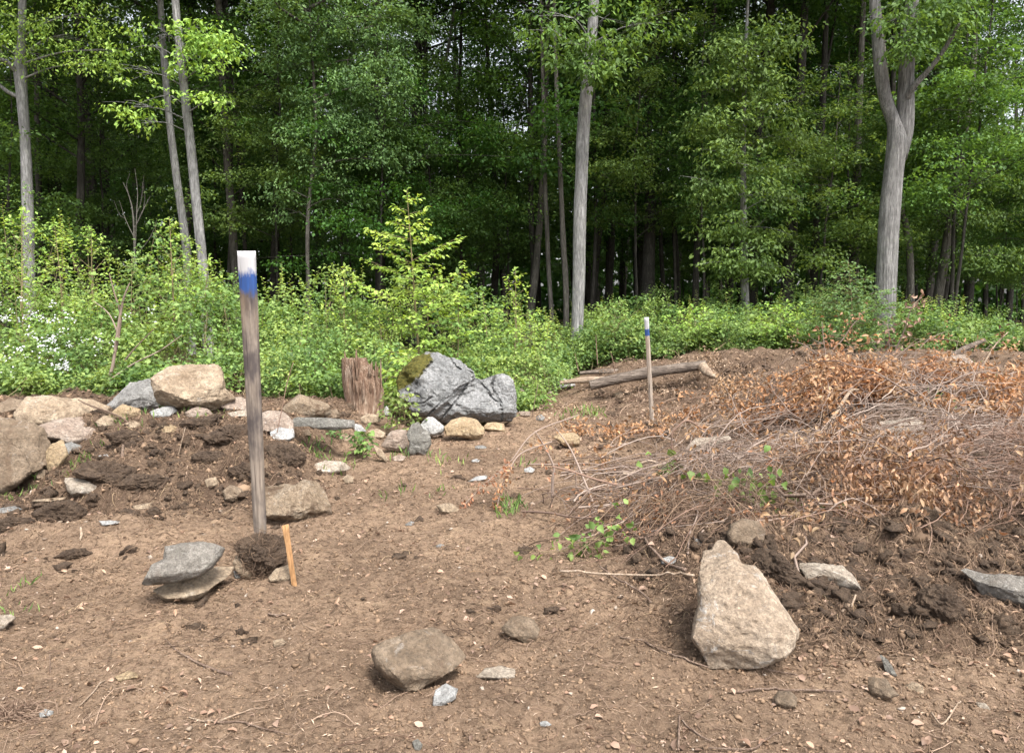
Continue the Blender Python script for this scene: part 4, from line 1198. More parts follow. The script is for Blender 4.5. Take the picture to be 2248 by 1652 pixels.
def tree_variant(seed, H, cr0, rad, nleaf, leaf, trunk_r, mat_leaf, mat_bark, kind='canopy'):
    """returns (trunk mesh object, crown mesh object) templates as mesh data"""
    r = np.random.default_rng(seed)
    K = 12
    t = np.linspace(0, 1, K)
    lean = r.normal(size=2) * .03 * H
    wob = np.cumsum(r.normal(size=(K, 2)) * .012 * H, 0) * .35
    P = np.stack([lean[0] * t + wob[:, 0] - wob[0, 0], lean[1] * t + wob[:, 1] - wob[0, 1], t * H - 0.15], -1)
    mb = MB()
    V, Q = tubes(P[None], (trunk_r * (1 - .8 * t ** 1.2) * (1 + .35 * np.exp(-t * 25)))[None], 10, rough=.18)
    mb.add(V, Q)
    nb = 26 if kind == 'canopy' else 22
    cents, rads = [], []
    tips = []
    for i in range(nb):
        f = cr0 + (1 - cr0) * (i + r.random()) / nb * .93
        p = P[0] * 0 + np.array([np.interp(f, t, P[:, j]) for j in range(3)])
        az = i * 2.4 + r.normal() * .4
        rr = rad * (1 - .55 * ((f - cr0) / (1 - cr0)) ** 1.5) * r.uniform(.6, 1.1)
        el = (r.uniform(.25, .8) if kind == 'canopy' else r.uniform(.05, .4))
        end = p + np.array([math.cos(az) * rr, math.sin(az) * rr, el * rr])
        mid = (p + end) / 2 + np.array([0, 0, .08 * rr]) + r.normal(size=3) * .08 * rr
        C = curve_pts([p, mid, end], 6)
        V, Q = tubes(C[None], (trunk_r * .33 * (1 - f * .5) * np.linspace(1, .12, 6))[None], 5)
        mb.add(V, Q)
        for q in (.45, .7, 1.0):
            c = C[int(q * 5)]
            cents.append(c + r.normal(size=3) * .15 * rr * [1, 1, .4]); rads.append(np.array([.36, .36, .13 if kind != 'canopy' else .2]) * rr * (0.8 + .3 * q))
            c2 = c + r.normal(size=3) * .35 * rr * [1, 1, .2]
            V, Q = tubes(curve_pts([c, (c + c2) / 2 + [0, 0, .04], c2], 4)[None], np.array([[.018, .013, .009, .004]]) * (trunk_r / .12), 3)
            mb.add(V, Q)
    to = mb.build('trunk', M[mat_bark], smooth=True)
    mb2 = MB()
    pos, ax, nr, size, sc = sprays(r, cents, rads, nleaf, leaf, sub=26, subr=.42, droop=.28)
    k_ = fbm(pos[:, 0] * 1.1 + seed, pos[:, 1] * 1.1, pos[:, 2] * 1.6, 2) > -.18; leaves(mb2, pos[k_], ax[k_], nr[k_], size[k_], .62, .1)
    co = mb2.build('crown', M[mat_leaf])
    td, cdta = to.data, co.data
    bpy.data.objects.remove(to); bpy.data.objects.remove(co)
    return td, cdta

def place_tree(var, x, y, rz, sc, label, group, name='tree', leafmat=None):
    z = float(height(x, y)) - .05
    e = empty(name, (x, y, z), label, 'tree', group)
    e.rotation_euler = (0, 0, rz); e.scale = (sc, sc, sc)
    for nm, d in (('trunk', var[0]), ('crown', var[1])):
        o = bpy.data.objects.new(nm, d)
        COL.objects.link(o); o.parent = e
        if nm == 'crown' and leafmat:
            o.material_slots[0].link = 'OBJECT'; o.material_slots[0].material = M[leafmat]
    return e

# ------------------------------------------------------------------ the wood behind
CAN = [tree_variant(100 + k, 20 + k, .42, 3.9, 27000, .13, .17, 'leaf_wood', 'bark_dark') for k in range(3)]
CAN += [tree_variant(110 + k, 18, .30, 3.6, 25000, .125, .12, 'leaf_wood', 'bark_dark') for k in range(2)]
UND = [tree_variant(120 + k, 8.5 + k, .30, 2.6, 15000, .105, .05, 'leaf_wood', 'bark_dark', 'under') for k in range(4)]

def far_wood():
    r = np.random.default_rng(21)
    pts = []
    def ok(x, y, dmin):
        return all((x - a) ** 2 + (y - b) ** 2 > dmin ** 2 for a, b in pts)
    n = 0
    tries = 0
    while n < 98 and tries < 4000:
        tries += 1
        y = 22.5 + 36 * r.random() ** 1.25; x = r.uniform(-1, 1) * (.78 * y + 3)
        if not ok(x, y, 2.2): continue
        if 2040 < 1124 + FV * x / y < 2420: continue
        pts.append((x, y)); n += 1
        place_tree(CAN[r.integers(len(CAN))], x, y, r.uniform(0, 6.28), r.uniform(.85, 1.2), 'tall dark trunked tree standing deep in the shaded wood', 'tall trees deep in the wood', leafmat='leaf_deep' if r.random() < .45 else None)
    n = 0; tries = 0
    pu = []
    while n < 84 and tries < 4000:
        tries += 1
        y = 20.5 + 32 * r.random() ** 1.15; x = r.uniform(-1, 1) * (.74 * y + 2)
        u = 1124 + FV * x / y
        if y < 24 and (u < 640 or 1000 < u < 1240): continue
        if any((x - a) ** 2 + (y - b) ** 2 < 3.2 for a, b in pu): continue
        pu.append((x, y)); n += 1
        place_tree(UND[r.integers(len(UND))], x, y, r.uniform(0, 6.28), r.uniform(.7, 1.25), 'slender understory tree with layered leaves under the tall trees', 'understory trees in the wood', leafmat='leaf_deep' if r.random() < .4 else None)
    # far mass closing the wood
    mb = MB(); n = 60000
    x = r.uniform(-75, 75, n); y = 58 + 14 * r.random(n) + .002 * x ** 2 * -1
    z = 15 * r.random(n) ** 1.1
    nr = unit(r.normal(size=(n, 3)) + [0, -1.2, .8])
    leaves(mb, np.stack([x, y, z], -1), rnd_dirs(n, r), nr, r.uniform(.5, 1.0, n), .7, .1)
    # trunks of it
    n = 160
    x = r.uniform(-70, 70, n); y = r.uniform(50, 66, n)
    P = np.stack([np.stack([x, y, np.full(n, -.2)], -1), np.stack([x + r.normal(size=n) * .4, y, np.full(n, 9.)], -1), np.stack([x + r.normal(size=n) * .8, y, np.full(n, 19.)], -1)], 1)
    V, Q = tubes(P, np.array([[.2, .15, .05]]) * r.uniform(.5, 1.3, (n, 1)), 6)
    o = mb.build('woods', M['leaf_deep']); tag(o, 'far depth of the wood closing the view', kind='stuff')
    mb = MB(); mb.add(V, Q); tag(mb.build('woods_trunks', M['bark_dark']), 'far trunks in the depth of the wood', kind='stuff')
far_wood()

# ------------------------------------------------------------------ the trees at the edge of the clearing
def trunk_path(pts, D):
    P = [at(u, v, D) for u, v, w in pts]
    Wd = [.9 * w * D / FV / 2 for u, v, w in pts]
    if True:
        p = P[0].copy(); g = float(height(p[0], D))
        if p[2] > g + .05:
            sl = (P[0] - P[1]); sl = sl / max(abs(sl[2]), .01)
            q = P[0] + sl * (p[2] - g + .1)
            P.insert(0, q); Wd.insert(0, Wd[0] * 1.12)
        else:
            P[0][2] = g - .1
    return P, Wd

def big_tree(name, label, pts, D, bark, top=20, crown=None, limbs=(), crown_r=3.6, crown_n=14000, leafm='leaf_edge', boughs=None, crown0=None, sides=20, rough=.12, bough_leaf=.12, bough_mat=None, low_twigs=True):
    r = np.random.default_rng(hash_str(label))
    P, Wd = trunk_path(pts, D)
    base = P[0].copy(); base[2] = float(height(base[0], base[1]))
    e = empty(name, base, label, 'tree')
    # carry the trunk on above the sheet
    if top and P[-1][2] < top:
        sl = P[-1] - P[-2]; sl = sl / max(sl[2], .1)
        h = top - P[-1][2]
        for f in (.33, .66, 1.0):
            P.append(P[-1] * 0 + P[len(P) - 1] + sl * [.6, .6, 1] * h * .33); Wd.append(Wd[-1] * .66)
    n = 60
    Pc = curve_pts(P, n)
    tt = np.linspace(0, 1, n)
    Wc = np.interp(tt, np.linspace(0, 1, len(Wd)), Wd)
    mb = MB()
    V, Q = tubes(Pc[None], Wc[None], sides, rough=rough); mb.add(V, Q)
    for lp in limbs:
        lp = list(lp); Dl = lp.pop(0)
        L = curve_pts([at(u, v, D + dd) for (u, v, w), dd in zip(lp, np.linspace(0, Dl, len(lp)))], 20)
        lw = np.interp(np.linspace(0, 1, 20), np.linspace(0, 1, len(lp)), [w * D / FV / 2 for u, v, w in lp])
        V, Q, T = tubes(L[None], lw[None], 12, True, rough); mb.add(V, Q, T)
    cents, rads = [], []
    if top:
        # limbs of the high crown
        z0 = crown0 if crown0 is not None else max(EYE + .405 * D - .5, 7.0)
        for i in range(16):
            f = r.uniform(0, 1); z = z0 + (top - z0) * f
            p = np.array([np.interp(z, Pc[:, 2], Pc[:, j]) for j in range(3)]); p[2] = z
            az = i * 2.4; rr = crown_r * (1 - .5 * f) * r.uniform(.6, 1.1)
            end = p + np.array([math.cos(az) * rr, math.sin(az) * rr, rr * r.uniform(.2, .7)])
            Cc = curve_pts([p, (p + end) / 2 + r.normal(size=3) * .1 * rr, end], 6)
            V, Q = tubes(Cc[None], (.045 * np.linspace(1, .15, 6))[None], 5); mb.add(V, Q)
            for q in (2, 4, 5):
                cents.append(Cc[q]); rads.append(np.array([.4, .4, .22]) * rr)
    bl = []
    if boughs:
        for b in boughs:
            u, v, ru, rv, cnt = b[:5]; dd = b[5] if len(b) > 5 else -.6
            c = at(u, v, D + dd); s = (D + dd) / FV
            bl.append((c, np.array([ru * s, min(ru * s, .9), rv * s]), cnt))
            zt = c[2] - .25 * ru * s
            p = np.array([np.interp(zt, Pc[:, 2], Pc[:, j]) for j in range(3)])
            Cc = curve_pts([p, (p + c) / 2 + [0, 0, .12], c], 7)
            ln = np.linalg.norm(c - p)
            if low_twigs:
                V, Q = tubes(Cc[None], ((.009 + .008 * ln) * np.linspace(1, .3, 7))[None], 5); mb.add(V, Q)
                for k in range(5):
                    q = c + r.normal(size=3) * bl[-1][1] * .6
                    V, Q = tubes(curve_pts([Cc[4], (Cc[4] + q) / 2 + [0, 0, .05], q], 4)[None], np.array([[.008, .006, .004, .002]]), 3); mb.add(V, Q)
    mb.build('trunk', M[bark], e, loc=base, smooth=True)
    if cents:
        m2 = MB(); pos, ax, nr, size, sc = sprays(r, cents, rads, int(crown_n * 1.4), .11, subr=.42)
        leaves(m2, pos, ax, nr, size, .62, .1); m2.build('crown', M[leafm], e, loc=base)
    if bl:
        m2 = MB()
        for c, rd, cnt in bl:
            pos, ax, nr, size, sc = sprays(r, [c], [rd * 1.1], int(cnt * 1.25), bough_leaf * .95, sub=14, subr=.3, droop=.45, tilt=.5)
            k_ = fbm(pos[:, 0] * 1.8, pos[:, 1] * 1.8, pos[:, 2] * 2.6, 2) > -.08; pos, ax, nr, size = pos[k_], ax[k_], nr[k_], size[k_]
            leaves(m2, pos, ax, nr, size, .5, .08)
        m2.build('boughs', M[bough_mat or leafm], e, loc=base)
    return e

big_tree('tree', 'grey barked tree at the far left with a swollen knob high up', [(62,535,27),(60,430,25),(55,300,22),(47,200,24),(45,160,30),(46,110,22),(48,80,18)], 19, 'bark_grey',
    limbs=[(-.5, (44,165,13), (20,140,10), (-10,125,8)), (-.3, (44,215,9), (15,200,8), (-20,170,6))],
    boughs=[(60,110,90,40,600),(150,75,110,25,500),(200,140,70,30,400),(235,110,50,20,200),(30,30,120,40,900),(180,30,120,40,800),(-40,90,80,60,500)], leafm='leaf_wood', bough_mat='leaf_bright', bough_leaf=.10)
big_tree('tree', 'slimmer of the two leaning grey trees at the left', [(413,620,20),(408,533,19),(387,385,17),(371,255,16),(361,140,15),(352,0,14)], 20.5, 'bark_grey', leafm='leaf_wood')
big_tree('tree', 'taller straight leaning grey tree just left of the near post', [(450,650,24),(445,579,23),(433,463,22),(419,324,21),(403,185,20),(391,70,18),(385,0,17)], 18, 'bark_grey',
    boughs=[(310,100,60,25,380),(360,75,50,25,300),(300,160,50,25,300),(285,235,55,15,200),(310,270,30,12,110),(350,210,40,22,220),(450,80,50,30,300),(490,110,45,30,320),(470,150,45,20,200),(430,60,60,20,280),(450,205,40,15,160),(490,225,35,14,150),(400,130,50,25,220)], leafm='leaf_wood', bough_mat='leaf_bright', bough_leaf=.125)
big_tree('tree', 'dim grey trunk behind the near post', [(515,560,20),(507,450,19),(498,330,18),(490,200,17),(484,80,16),(480,0,15)], 23, 'bark_mid', leafm='leaf_wood', boughs=[(520,300,70,25,600),(560,330,60,20,400),(470,330,60,18,400),(540,230,60,25,500)], bough_mat='leaf_edge', bough_leaf=.10)
big_tree('sapling_tree', 'thin curved pale stem right of the near post with broad light foliage above', [(677,650,9),(675,560,9),(677,460,9),(686,380,8),(693,300,7),(690,200,7),(684,100,6)], 20, 'bark_mid', top=11, crown_r=2.2, crown_n=5000, leafm='leaf_cool', crown0=8.5,
    boughs=[(720,60,120,70,4200,0),(800,130,110,70,3800,0),(850,190,70,50,2000,-.4),(740,200,110,60,3000,0),(700,290,90,50,2200,-.2),(790,290,90,45,2200,.2),(840,350,70,35,1500,0),(720,370,90,35,1500,.3),(660,140,80,70,2200,0),(860,40,90,50,2400,.3),(760,440,70,25,700,.4),(600,420,70,22,700,.2),(640,470,60,15,500,.4)], bough_leaf=.10, low_twigs=True)
big_tree('tree', 'pale slim trunk seen above the bright conical sapling', [(950,400,9),(957,330,9),(962,250,9),(970,160,10),(985,100,8)], 26, 'bark_grey', leafm='leaf_wood', sides=10)
big_tree('tree', 'black trunk left of the pale slim trunk above the sapling', [(912,480,14),(915,330,15),(922,230,14),(935,150,13),(930,60,11)], 27, 'bark_dark', leafm='leaf_wood', sides=10,
    boughs=[(1000,420,90,22,900),(1050,440,60,15,500),(960,460,80,20,700)], bough_mat='leaf_edge')
big_tree('tree', 'tall straight grey tree in the centre with a bark wound near its foot', [(1264,810,27),(1266,740,30),(1270,620,31),(1272,500,31),(1276,380,30),(1282,260,30),(1291,170,28),(1298,90,25),(1304,0,23)], 16, 'bark_grey',
    boughs=[(1240,30,90,30,420,-1),(1340,30,90,30,420,-1),(1200,70,60,20,220,-1.2),(1380,80,70,25,300,-1),(1270,90,80,22,260,-1.1),(1230,130,45,16,220,-1.2),(1330,120,60,25,350,-1),(1300,150,50,20,260,-1.1),(1440,50,60,30,350,-.8)], leafm='leaf_wood', bough_mat='leaf_edge', bough_leaf=.13)
big_tree('maple_tree', 'maple with a pale foot and leaves all along its trunk right of the far stake', [(1637,745,19),(1637,680,19),(1634,600,18),(1632,450,14),(1632,300,11),(1635,150,9),(1640,50,7)], 18, 'bark_grey', top=12, crown0=8.5, crown_r=2.2, crown_n=5000,
    boughs=[(1600,200,90,35,1100),(1680,170,80,35,900),(1560,270,70,30,800),(1650,260,100,35,1200),(1720,300,60,28,700),(1590,340,90,32,1100),(1680,370,80,30,900),(1560,410,60,26,700),(1640,430,90,28,1100),(1720,440,60,22,500),(1600,490,80,25,900),(1680,500,60,24,650),(1630,550,80,24,800),(1670,590,50,16,350),(1600,580,50,20,450),(1640,110,90,40,900),(1580,120,60,40,600),(1700,80,80,40,800)], leafm='leaf_edge', bough_leaf=.12)
big_tree('forked_tree', 'thick forked grey tree with furrowed bark at the right', [(1941,745,50),(1943,660,50),(1948,560,47),(1955,450,46),(1963,370,44),(1970,310,48),(1962,270,30),(1945,220,28),(1932,150,27),(1925,70,25),(1920,0,24)], 16, 'bark_furrow', sides=28, rough=.1,
    limbs=[(.1, (1972,350,34), (1985,290,36), (1988,240,36), (1990,150,30), (1998,60,27), (2006,-40,25), (2030,-260,18)),
           (-.9, (1988,225,20), (2002,195,13), (2035,158,11), (2065,120,9), (2090,80,8), (2106,52,5))],
    boughs=[(2050,60,70,35,700),(2090,20,60,30,500),(1985,90,50,30,350,-1),(1960,40,60,25,350,-1),(2060,-20,90,30,700)], leafm='leaf_wood', bough_mat='leaf_edge', bough_leaf=.12, crown0=9.5, crown_r=3, crown_n=8000)
big_tree('tree', 'grey trunk leaning to the right behind the forked tree', [(2046,745,22),(2060,650,22),(2078,540,21),(2095,440,20),(2112,330,18),(2127,230,16),(2138,120,13),(2142,30,10)], 21, 'bark_mid', leafm='leaf_edge', crown0=11.5, crown_r=2.5, crown_n=2500,
    boughs=[(2180,200,90,40,900),(2210,300,70,35,700),(2180,390,90,35,900),(2120,470,70,30,600),(2200,470,80,30,800),(2150,560,80,25,700),(2220,560,70,30,600)], bough_leaf=.11)
for lab, pts, D, bk in [
    ('dark crooked tree between the centre tree and the maple', [(1525,735,17),(1528,600,17),(1535,450,15),(1543,300,15),(1552,180,14),(1565,60,12)], 24, 'bark_dark'),
    ('straight dark tree right of the maple', [(1780,720,19),(1787,600,18),(1795,450,17),(1803,300,16),(1808,180,15)], 24, 'bark_dark'),
    ('brown trunk hidden low by the feathery green sapling', [(1872,730,20),(1876,600,20),(1880,450,19),(1883,300,17),(1888,180,15)], 23, 'bark_mid'),
    ('black trunk just left of the straight dark tree', [(1732,720,14),(1742,560,14),(1750,430,13),(1775,370,11),(1785,330,9)], 26, 'bark_dark'),
    ('short grey trunk right behind the forked tree foot', [(2005,760,17),(2000,650,16),(1997,560,16),(1988,490,15),(1975,430,14)], 20, 'bark_mid'),
    ('dark trunk behind the leaning grey trunk at the far right', [(2068,745,17),(2075,640,16),(2090,500,15),(2100,380,13)], 25, 'bark_dark'),
    ('leaning brown tree left of the centre tree', [(1165,680,19),(1175,600,18),(1185,480,17),(1192,380,16),(1197,250,13)], 23, 'bark_mid'),
    ('thin pale tree between the brown tree and the centre tree', [(1212,700,11),(1205,600,11),(1200,480,11),(1196,380,10)], 21.5, 'bark_mid'),
    ('knotty grey trunk close left of the centre tree', [(1243,705,14),(1242,620,14),(1237,540,13),(1233,450,12),(1228,330,11),(1222,200,10)], 21, 'bark_mid'),
    ('dark trunk close right of the centre tree', [(1302,690,17),(1310,560,16),(1325,440,15),(1345,330,13),(1375,250,11)], 25, 'bark_dark'),
    ('dark tree at the left beyond the knobby grey tree', [(88,560,15),(85,430,15),(82,300,13),(80,150,12)], 25, 'bark_dark'),
    ('thick black tree in the left shade', [(208,530,26),(200,400,24),(190,280,22),(180,200,22),(172,100,20)], 27, 'bark_dark'),
    ('dark brown tree beside the thick black tree', [(130,480,16),(128,380,15),(122,250,13),(118,120,12)], 28, 'bark_dark'),
    ('slim dark trunk behind the two leaning grey trees', [(540,580,10),(533,470,10),(525,350,9),(515,250,8)], 24, 'bark_dark'),
    ('pair leaning dark stem left of the maple', [(1432,690,11),(1432,550,10),(1428,420,10),(1425,300,9)], 26, 'bark_dark'),
    ('dark stem directly above the far stake', [(1462,700,11),(1452,560,11),(1448,420,10),(1450,280,9)], 27, 'bark_dark'),
    ('black trunk left of the leaning brown tree', [(1085,640,17),(1090,540,16),(1088,440,14),(1080,330,12)], 28, 'bark_dark'),
    ('dim trunk above the conical sapling at its right', [(990,640,13),(1000,520,12),(1005,400,11)], 28, 'bark_dark'),
    ]:
    big_tree('tree', lab, pts, D, bk, leafm='leaf_wood', sides=12, crown_n=9000)

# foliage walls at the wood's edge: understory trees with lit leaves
er = np.random.default_rng(77)
EDGE = [(18, 20.5, 'light green understory tree at the left edge of the wood behind the knobby tree'), (230, 24, 'shaded understory tree behind the left shrubs'), (610, 22.5, 'understory maple left of the thin curved stem'),
        (905, 22.5, 'layered understory beech behind the conical sapling'), (1020, 24, 'layered beech left of the leaning brown tree'), (1120, 24.5, 'arching beech above the mossy boulder'), (1400, 22, 'layered beech above the far stake'),
        (1480, 23.5, 'understory tree between the far stake and the maple'), (1790, 20.5, 'understory maple left of the feathery sapling'), (1850, 22, 'understory maple behind the feathery sapling'), (2080, 19, 'understory tree right of the forked tree'),
        (2190, 21.5, 'light leaved understory tree near the right edge'), (2290, 20.5, 'understory tree at the right edge of the photo')]
for i, (u, D, lab) in enumerate(EDGE):
    if u > 2100: D += 1.0
    x = (u - 1124) / FV * D
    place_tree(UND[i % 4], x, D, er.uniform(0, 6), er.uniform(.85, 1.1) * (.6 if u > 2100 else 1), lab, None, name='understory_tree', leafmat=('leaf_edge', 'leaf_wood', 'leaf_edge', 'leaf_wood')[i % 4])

# ------------------------------------------------------------------ the thicket
TU = [-900, 0, 60, 130, 200, 300, 350, 450, 520, 600, 700, 760, 850, 1000, 1100, 1150, 1200, 1225, 1240, 1300, 1320, 1345, 1400, 1500, 1540, 1600, 1700, 1750, 1800, 1900, 2000, 2100, 2248, 3000]
TV = [470, 470, 480, 505, 525, 575, 600, 620, 640, 645, 645, 625, 650, 655, 655, 670, 705, 730, 800, 800, 725, 700, 740, 725, 710, 755, 715, 765, 740, 765, 780, 790, 790, 790]
def thicket_front(x):
    return 9.5 + 1.5 * sm((x + 1.9) / .8) + 3.2 * sm((x - .5) / .7)
def thicket_top(x, y):
    u = 1124 + FV * x / y
    yf = thicket_front(x)
    zt = EYE + (670 - np.interp(u, TU, TV)) * y / FV - float(0)
    f = sm((y - yf) / 3.6)
    return 0.45 + (np.maximum(zt - .5, .5) - 0.25) * f + .35 * f

def thicket():
    r = np.random.default_rng(31)
    for name, label, mat, sel, n, leaf in (
        ('undergrowth', 'dense light green shrubs and saplings along the wood edge', 'leaf_shrub', 0, 15000, .066),
        ('brambles', 'low leafy brambles in front of the shrubs', 'leaf_bramble', 1, 5000, .06)):
        x = r.uniform(-15, 15, n * 2)
        dy = r.random(n * 2) ** (1.2 if not sel else 1.5) * (6.3 if not sel else 2.2)
        y = thicket_front(x) + dy
        k = np.abs(x) < .78 * y + 1.5; x, y, dy = x[k][:n], y[k][:n], dy[k][:n]
        n_ = len(x)
        lump = .8 + np.where(x > .8, 1.15, .75) * fbm(x * 1.0, y * 1.0, 4.0, 2)
        top = thicket_top(x, y) * (lump if not sel else lump * .9)
        g = height(x, y)
        # sprays sit near the outer skin, thinning inwards
        f = 1 - r.random(n_) ** 1.9 * .8
        z = g + top * f
        k = fbm(x * 1.7, y * 1.7, z * 2.2, 2) > (-.12 if not sel else -.18); x, y, z, top, g = x[k], y[k], z[k], top[k], g[k]; n_ = len(x)
        sub = 16
        si = np.repeat(np.arange(n_), sub); m = n_ * sub
        a = r.uniform(0, 2 * math.pi, m); q = np.sqrt(r.random(m)) * .2
        lean = r.normal(size=(n_, 2)) * .35; lean[:, 1] -= .3
        off = np.stack([np.cos(a) * q, np.sin(a) * q, lean[si, 0] * np.cos(a) * q - lean[si, 1] * np.sin(a) * q * -1 - .5 * q * q / .2 * .3 + r.normal(size=m) * .035], -1)
        pos = np.stack([x, y, z], -1)[si] + off
        ax = np.stack([np.cos(a), np.sin(a), np.full(m, -.15)], -1) + r.normal(size=(m, 3)) * .5
        nr = unit(np.stack([r.normal(size=m) * .5, r.normal(size=m) * .5 - .35, np.ones(m)], -1))
        sz = leaf * r.uniform(.5, 1.2, m) * np.where(r.random(n_) < .15, 1.5, 1)[si]
        rt = x[si] > .9
        m4 = MB(); leaves(m4, pos[rt], ax[rt], nr[rt], sz[rt] * 1.1, .62, .1)
        tag(m4.build(name, M['leaf_low'] if not sel else M['leaf_bramble']), 'darker broken ' + ('shrubs' if not sel else 'brambles') + ' behind the berm', kind='stuff')
        mb = MB(); leaves(mb, pos[~rt], ax[~rt], nr[~rt], sz[~rt], .62, .1)
        # stems
        ks = r.choice(n_, 900)
        bx, by = x[ks] + r.normal(size=900) * .25, y[ks] + r.normal(size=900) * .25
        b = np.stack([bx, by, height(bx, by)], -1); e_ = np.stack([x[ks], y[ks], z[ks]], -1)
        mdl = (b + e_) / 2 + r.normal(size=(900, 3)) * .08
        V, Q = tubes(np.stack([b, mdl, e_], 1), np.array([[.008, .006, .003]]) * r.uniform(.6, 1.3, (900, 1)), 3)
        tag(mb.build(name, M[mat]), label, kind='stuff')
        mb = MB(); mb.add(V, Q)
        tag(mb.build(name + '_stems', M['stem_green']), 'thin stems inside the ' + ('low brambles' if sel else 'shrub thicket'), kind='stuff')
    # upright leafy shoots breaking the top line
    mb = MB(); ms = MB()
    for k in range(230):
        x = r.uniform(-12.5, 10.5); yf = float(thicket_front(x)); y = yf + r.uniform(1.2, 4.5)
        if abs(x) > .75 * y + 1: continue
        g = float(height(x, y)); t0 = float(thicket_top(x, y)) * .85
        L = r.uniform(.25, .6); 
        d = unit(np.array([r.normal() * .18, r.normal() * .18 - .05, 1.0])); nl = int(L / .022)
        p0 = np.array([x, y, g + t0])
        t = np.linspace(0, 1, nl)
        pos = p0 + d * (L * t)[:, None]
        ax = unit(np.stack([np.cos(np.arange(nl) * 2.4), np.sin(np.arange(nl) * 2.4), np.full(nl, .2)], -1))
        leaves(mb, pos, ax, unit(np.stack([r.normal(size=nl) * .4, r.normal(size=nl) * .4 - .3, np.ones(nl)], -1)), (.085 * (1.05 - .55 * t)) * r.uniform(.8, 1.1, nl), .6, .1)
        V, Q = tubes(np.stack([p0 - d * .5, p0, p0 + d * L])[None], np.array([[.006, .004, .002]]), 3); ms.add(V, Q)
    tag(mb.build('shoots', M['leaf_bright']), 'upright bright leafy shoots on top of the shrubs', kind='stuff')
    tag(ms.build('shoot_stems', M['stem_green']), 'stems of the upright leafy shoots', kind='stuff')
    # white blossom clusters
    mb = MB()
    zones = [(20,700,70,30,70),(110,690,60,25,50),(180,700,60,20,40),(60,740,70,25,60),(130,760,60,20,50),(30,780,50,20,35),(160,790,60,25,45),(90,810,60,18,35),(230,745,50,20,25),(300,720,40,20,18),(40,650,60,25,16),(330,680,40,15,14),(690,770,40,15,12),(640,755,30,12,7),(760,730,25,12,6),(200,820,50,15,14),(1030,720,20,10,3),(740,690,25,10,4),(560,730,40,20,8)]
    for (u, v, ru, rv, c) in zones:
        for k in range(int(c * .12)):
            uu, vv = u + r.normal() * ru * .7, v + r.normal() * rv * .8
            # first meeting with the thicket skin along the sight line
            d = ray(uu, vv); t = np.linspace(8.5, 15, 160)
            px, py, pz = d[0] * t, d[1] * t, EYE + d[2] * t
            hit = (py > thicket_front(px)) & (pz < height(px, py) + thicket_top(px, py) * .93)
            if not hit.any(): continue
            i = np.argmax(hit); c0 = np.array([px[i], py[i] - .1, pz[i] + .02])
            nf = r.integers(4, 16)
            cp = c0 + r.normal(size=(nf, 3)) * .036
            for pp in cp:
                a = np.arange(5) * 1.257 + r.random() * 6
                tn = r.normal(size=3) * .4 + [0, -.6, .8]; tn /= np.linalg.norm(tn)
                u1 = unit(np.cross(tn, [1, .1, 0.2])); u2 = np.cross(tn, u1)
                ax = u1 * np.cos(a)[:, None] + u2 * np.sin(a)[:, None]
                leaves(mb, np.tile(pp, (5, 1)), ax, np.tile(tn, (5, 1)), np.full(5, r.uniform(.010, .018)), .75, .05)
    tag(mb.build('blossoms', M['petal']), 'white bramble blossoms dotted over the left thicket', kind='stuff')
thicket()

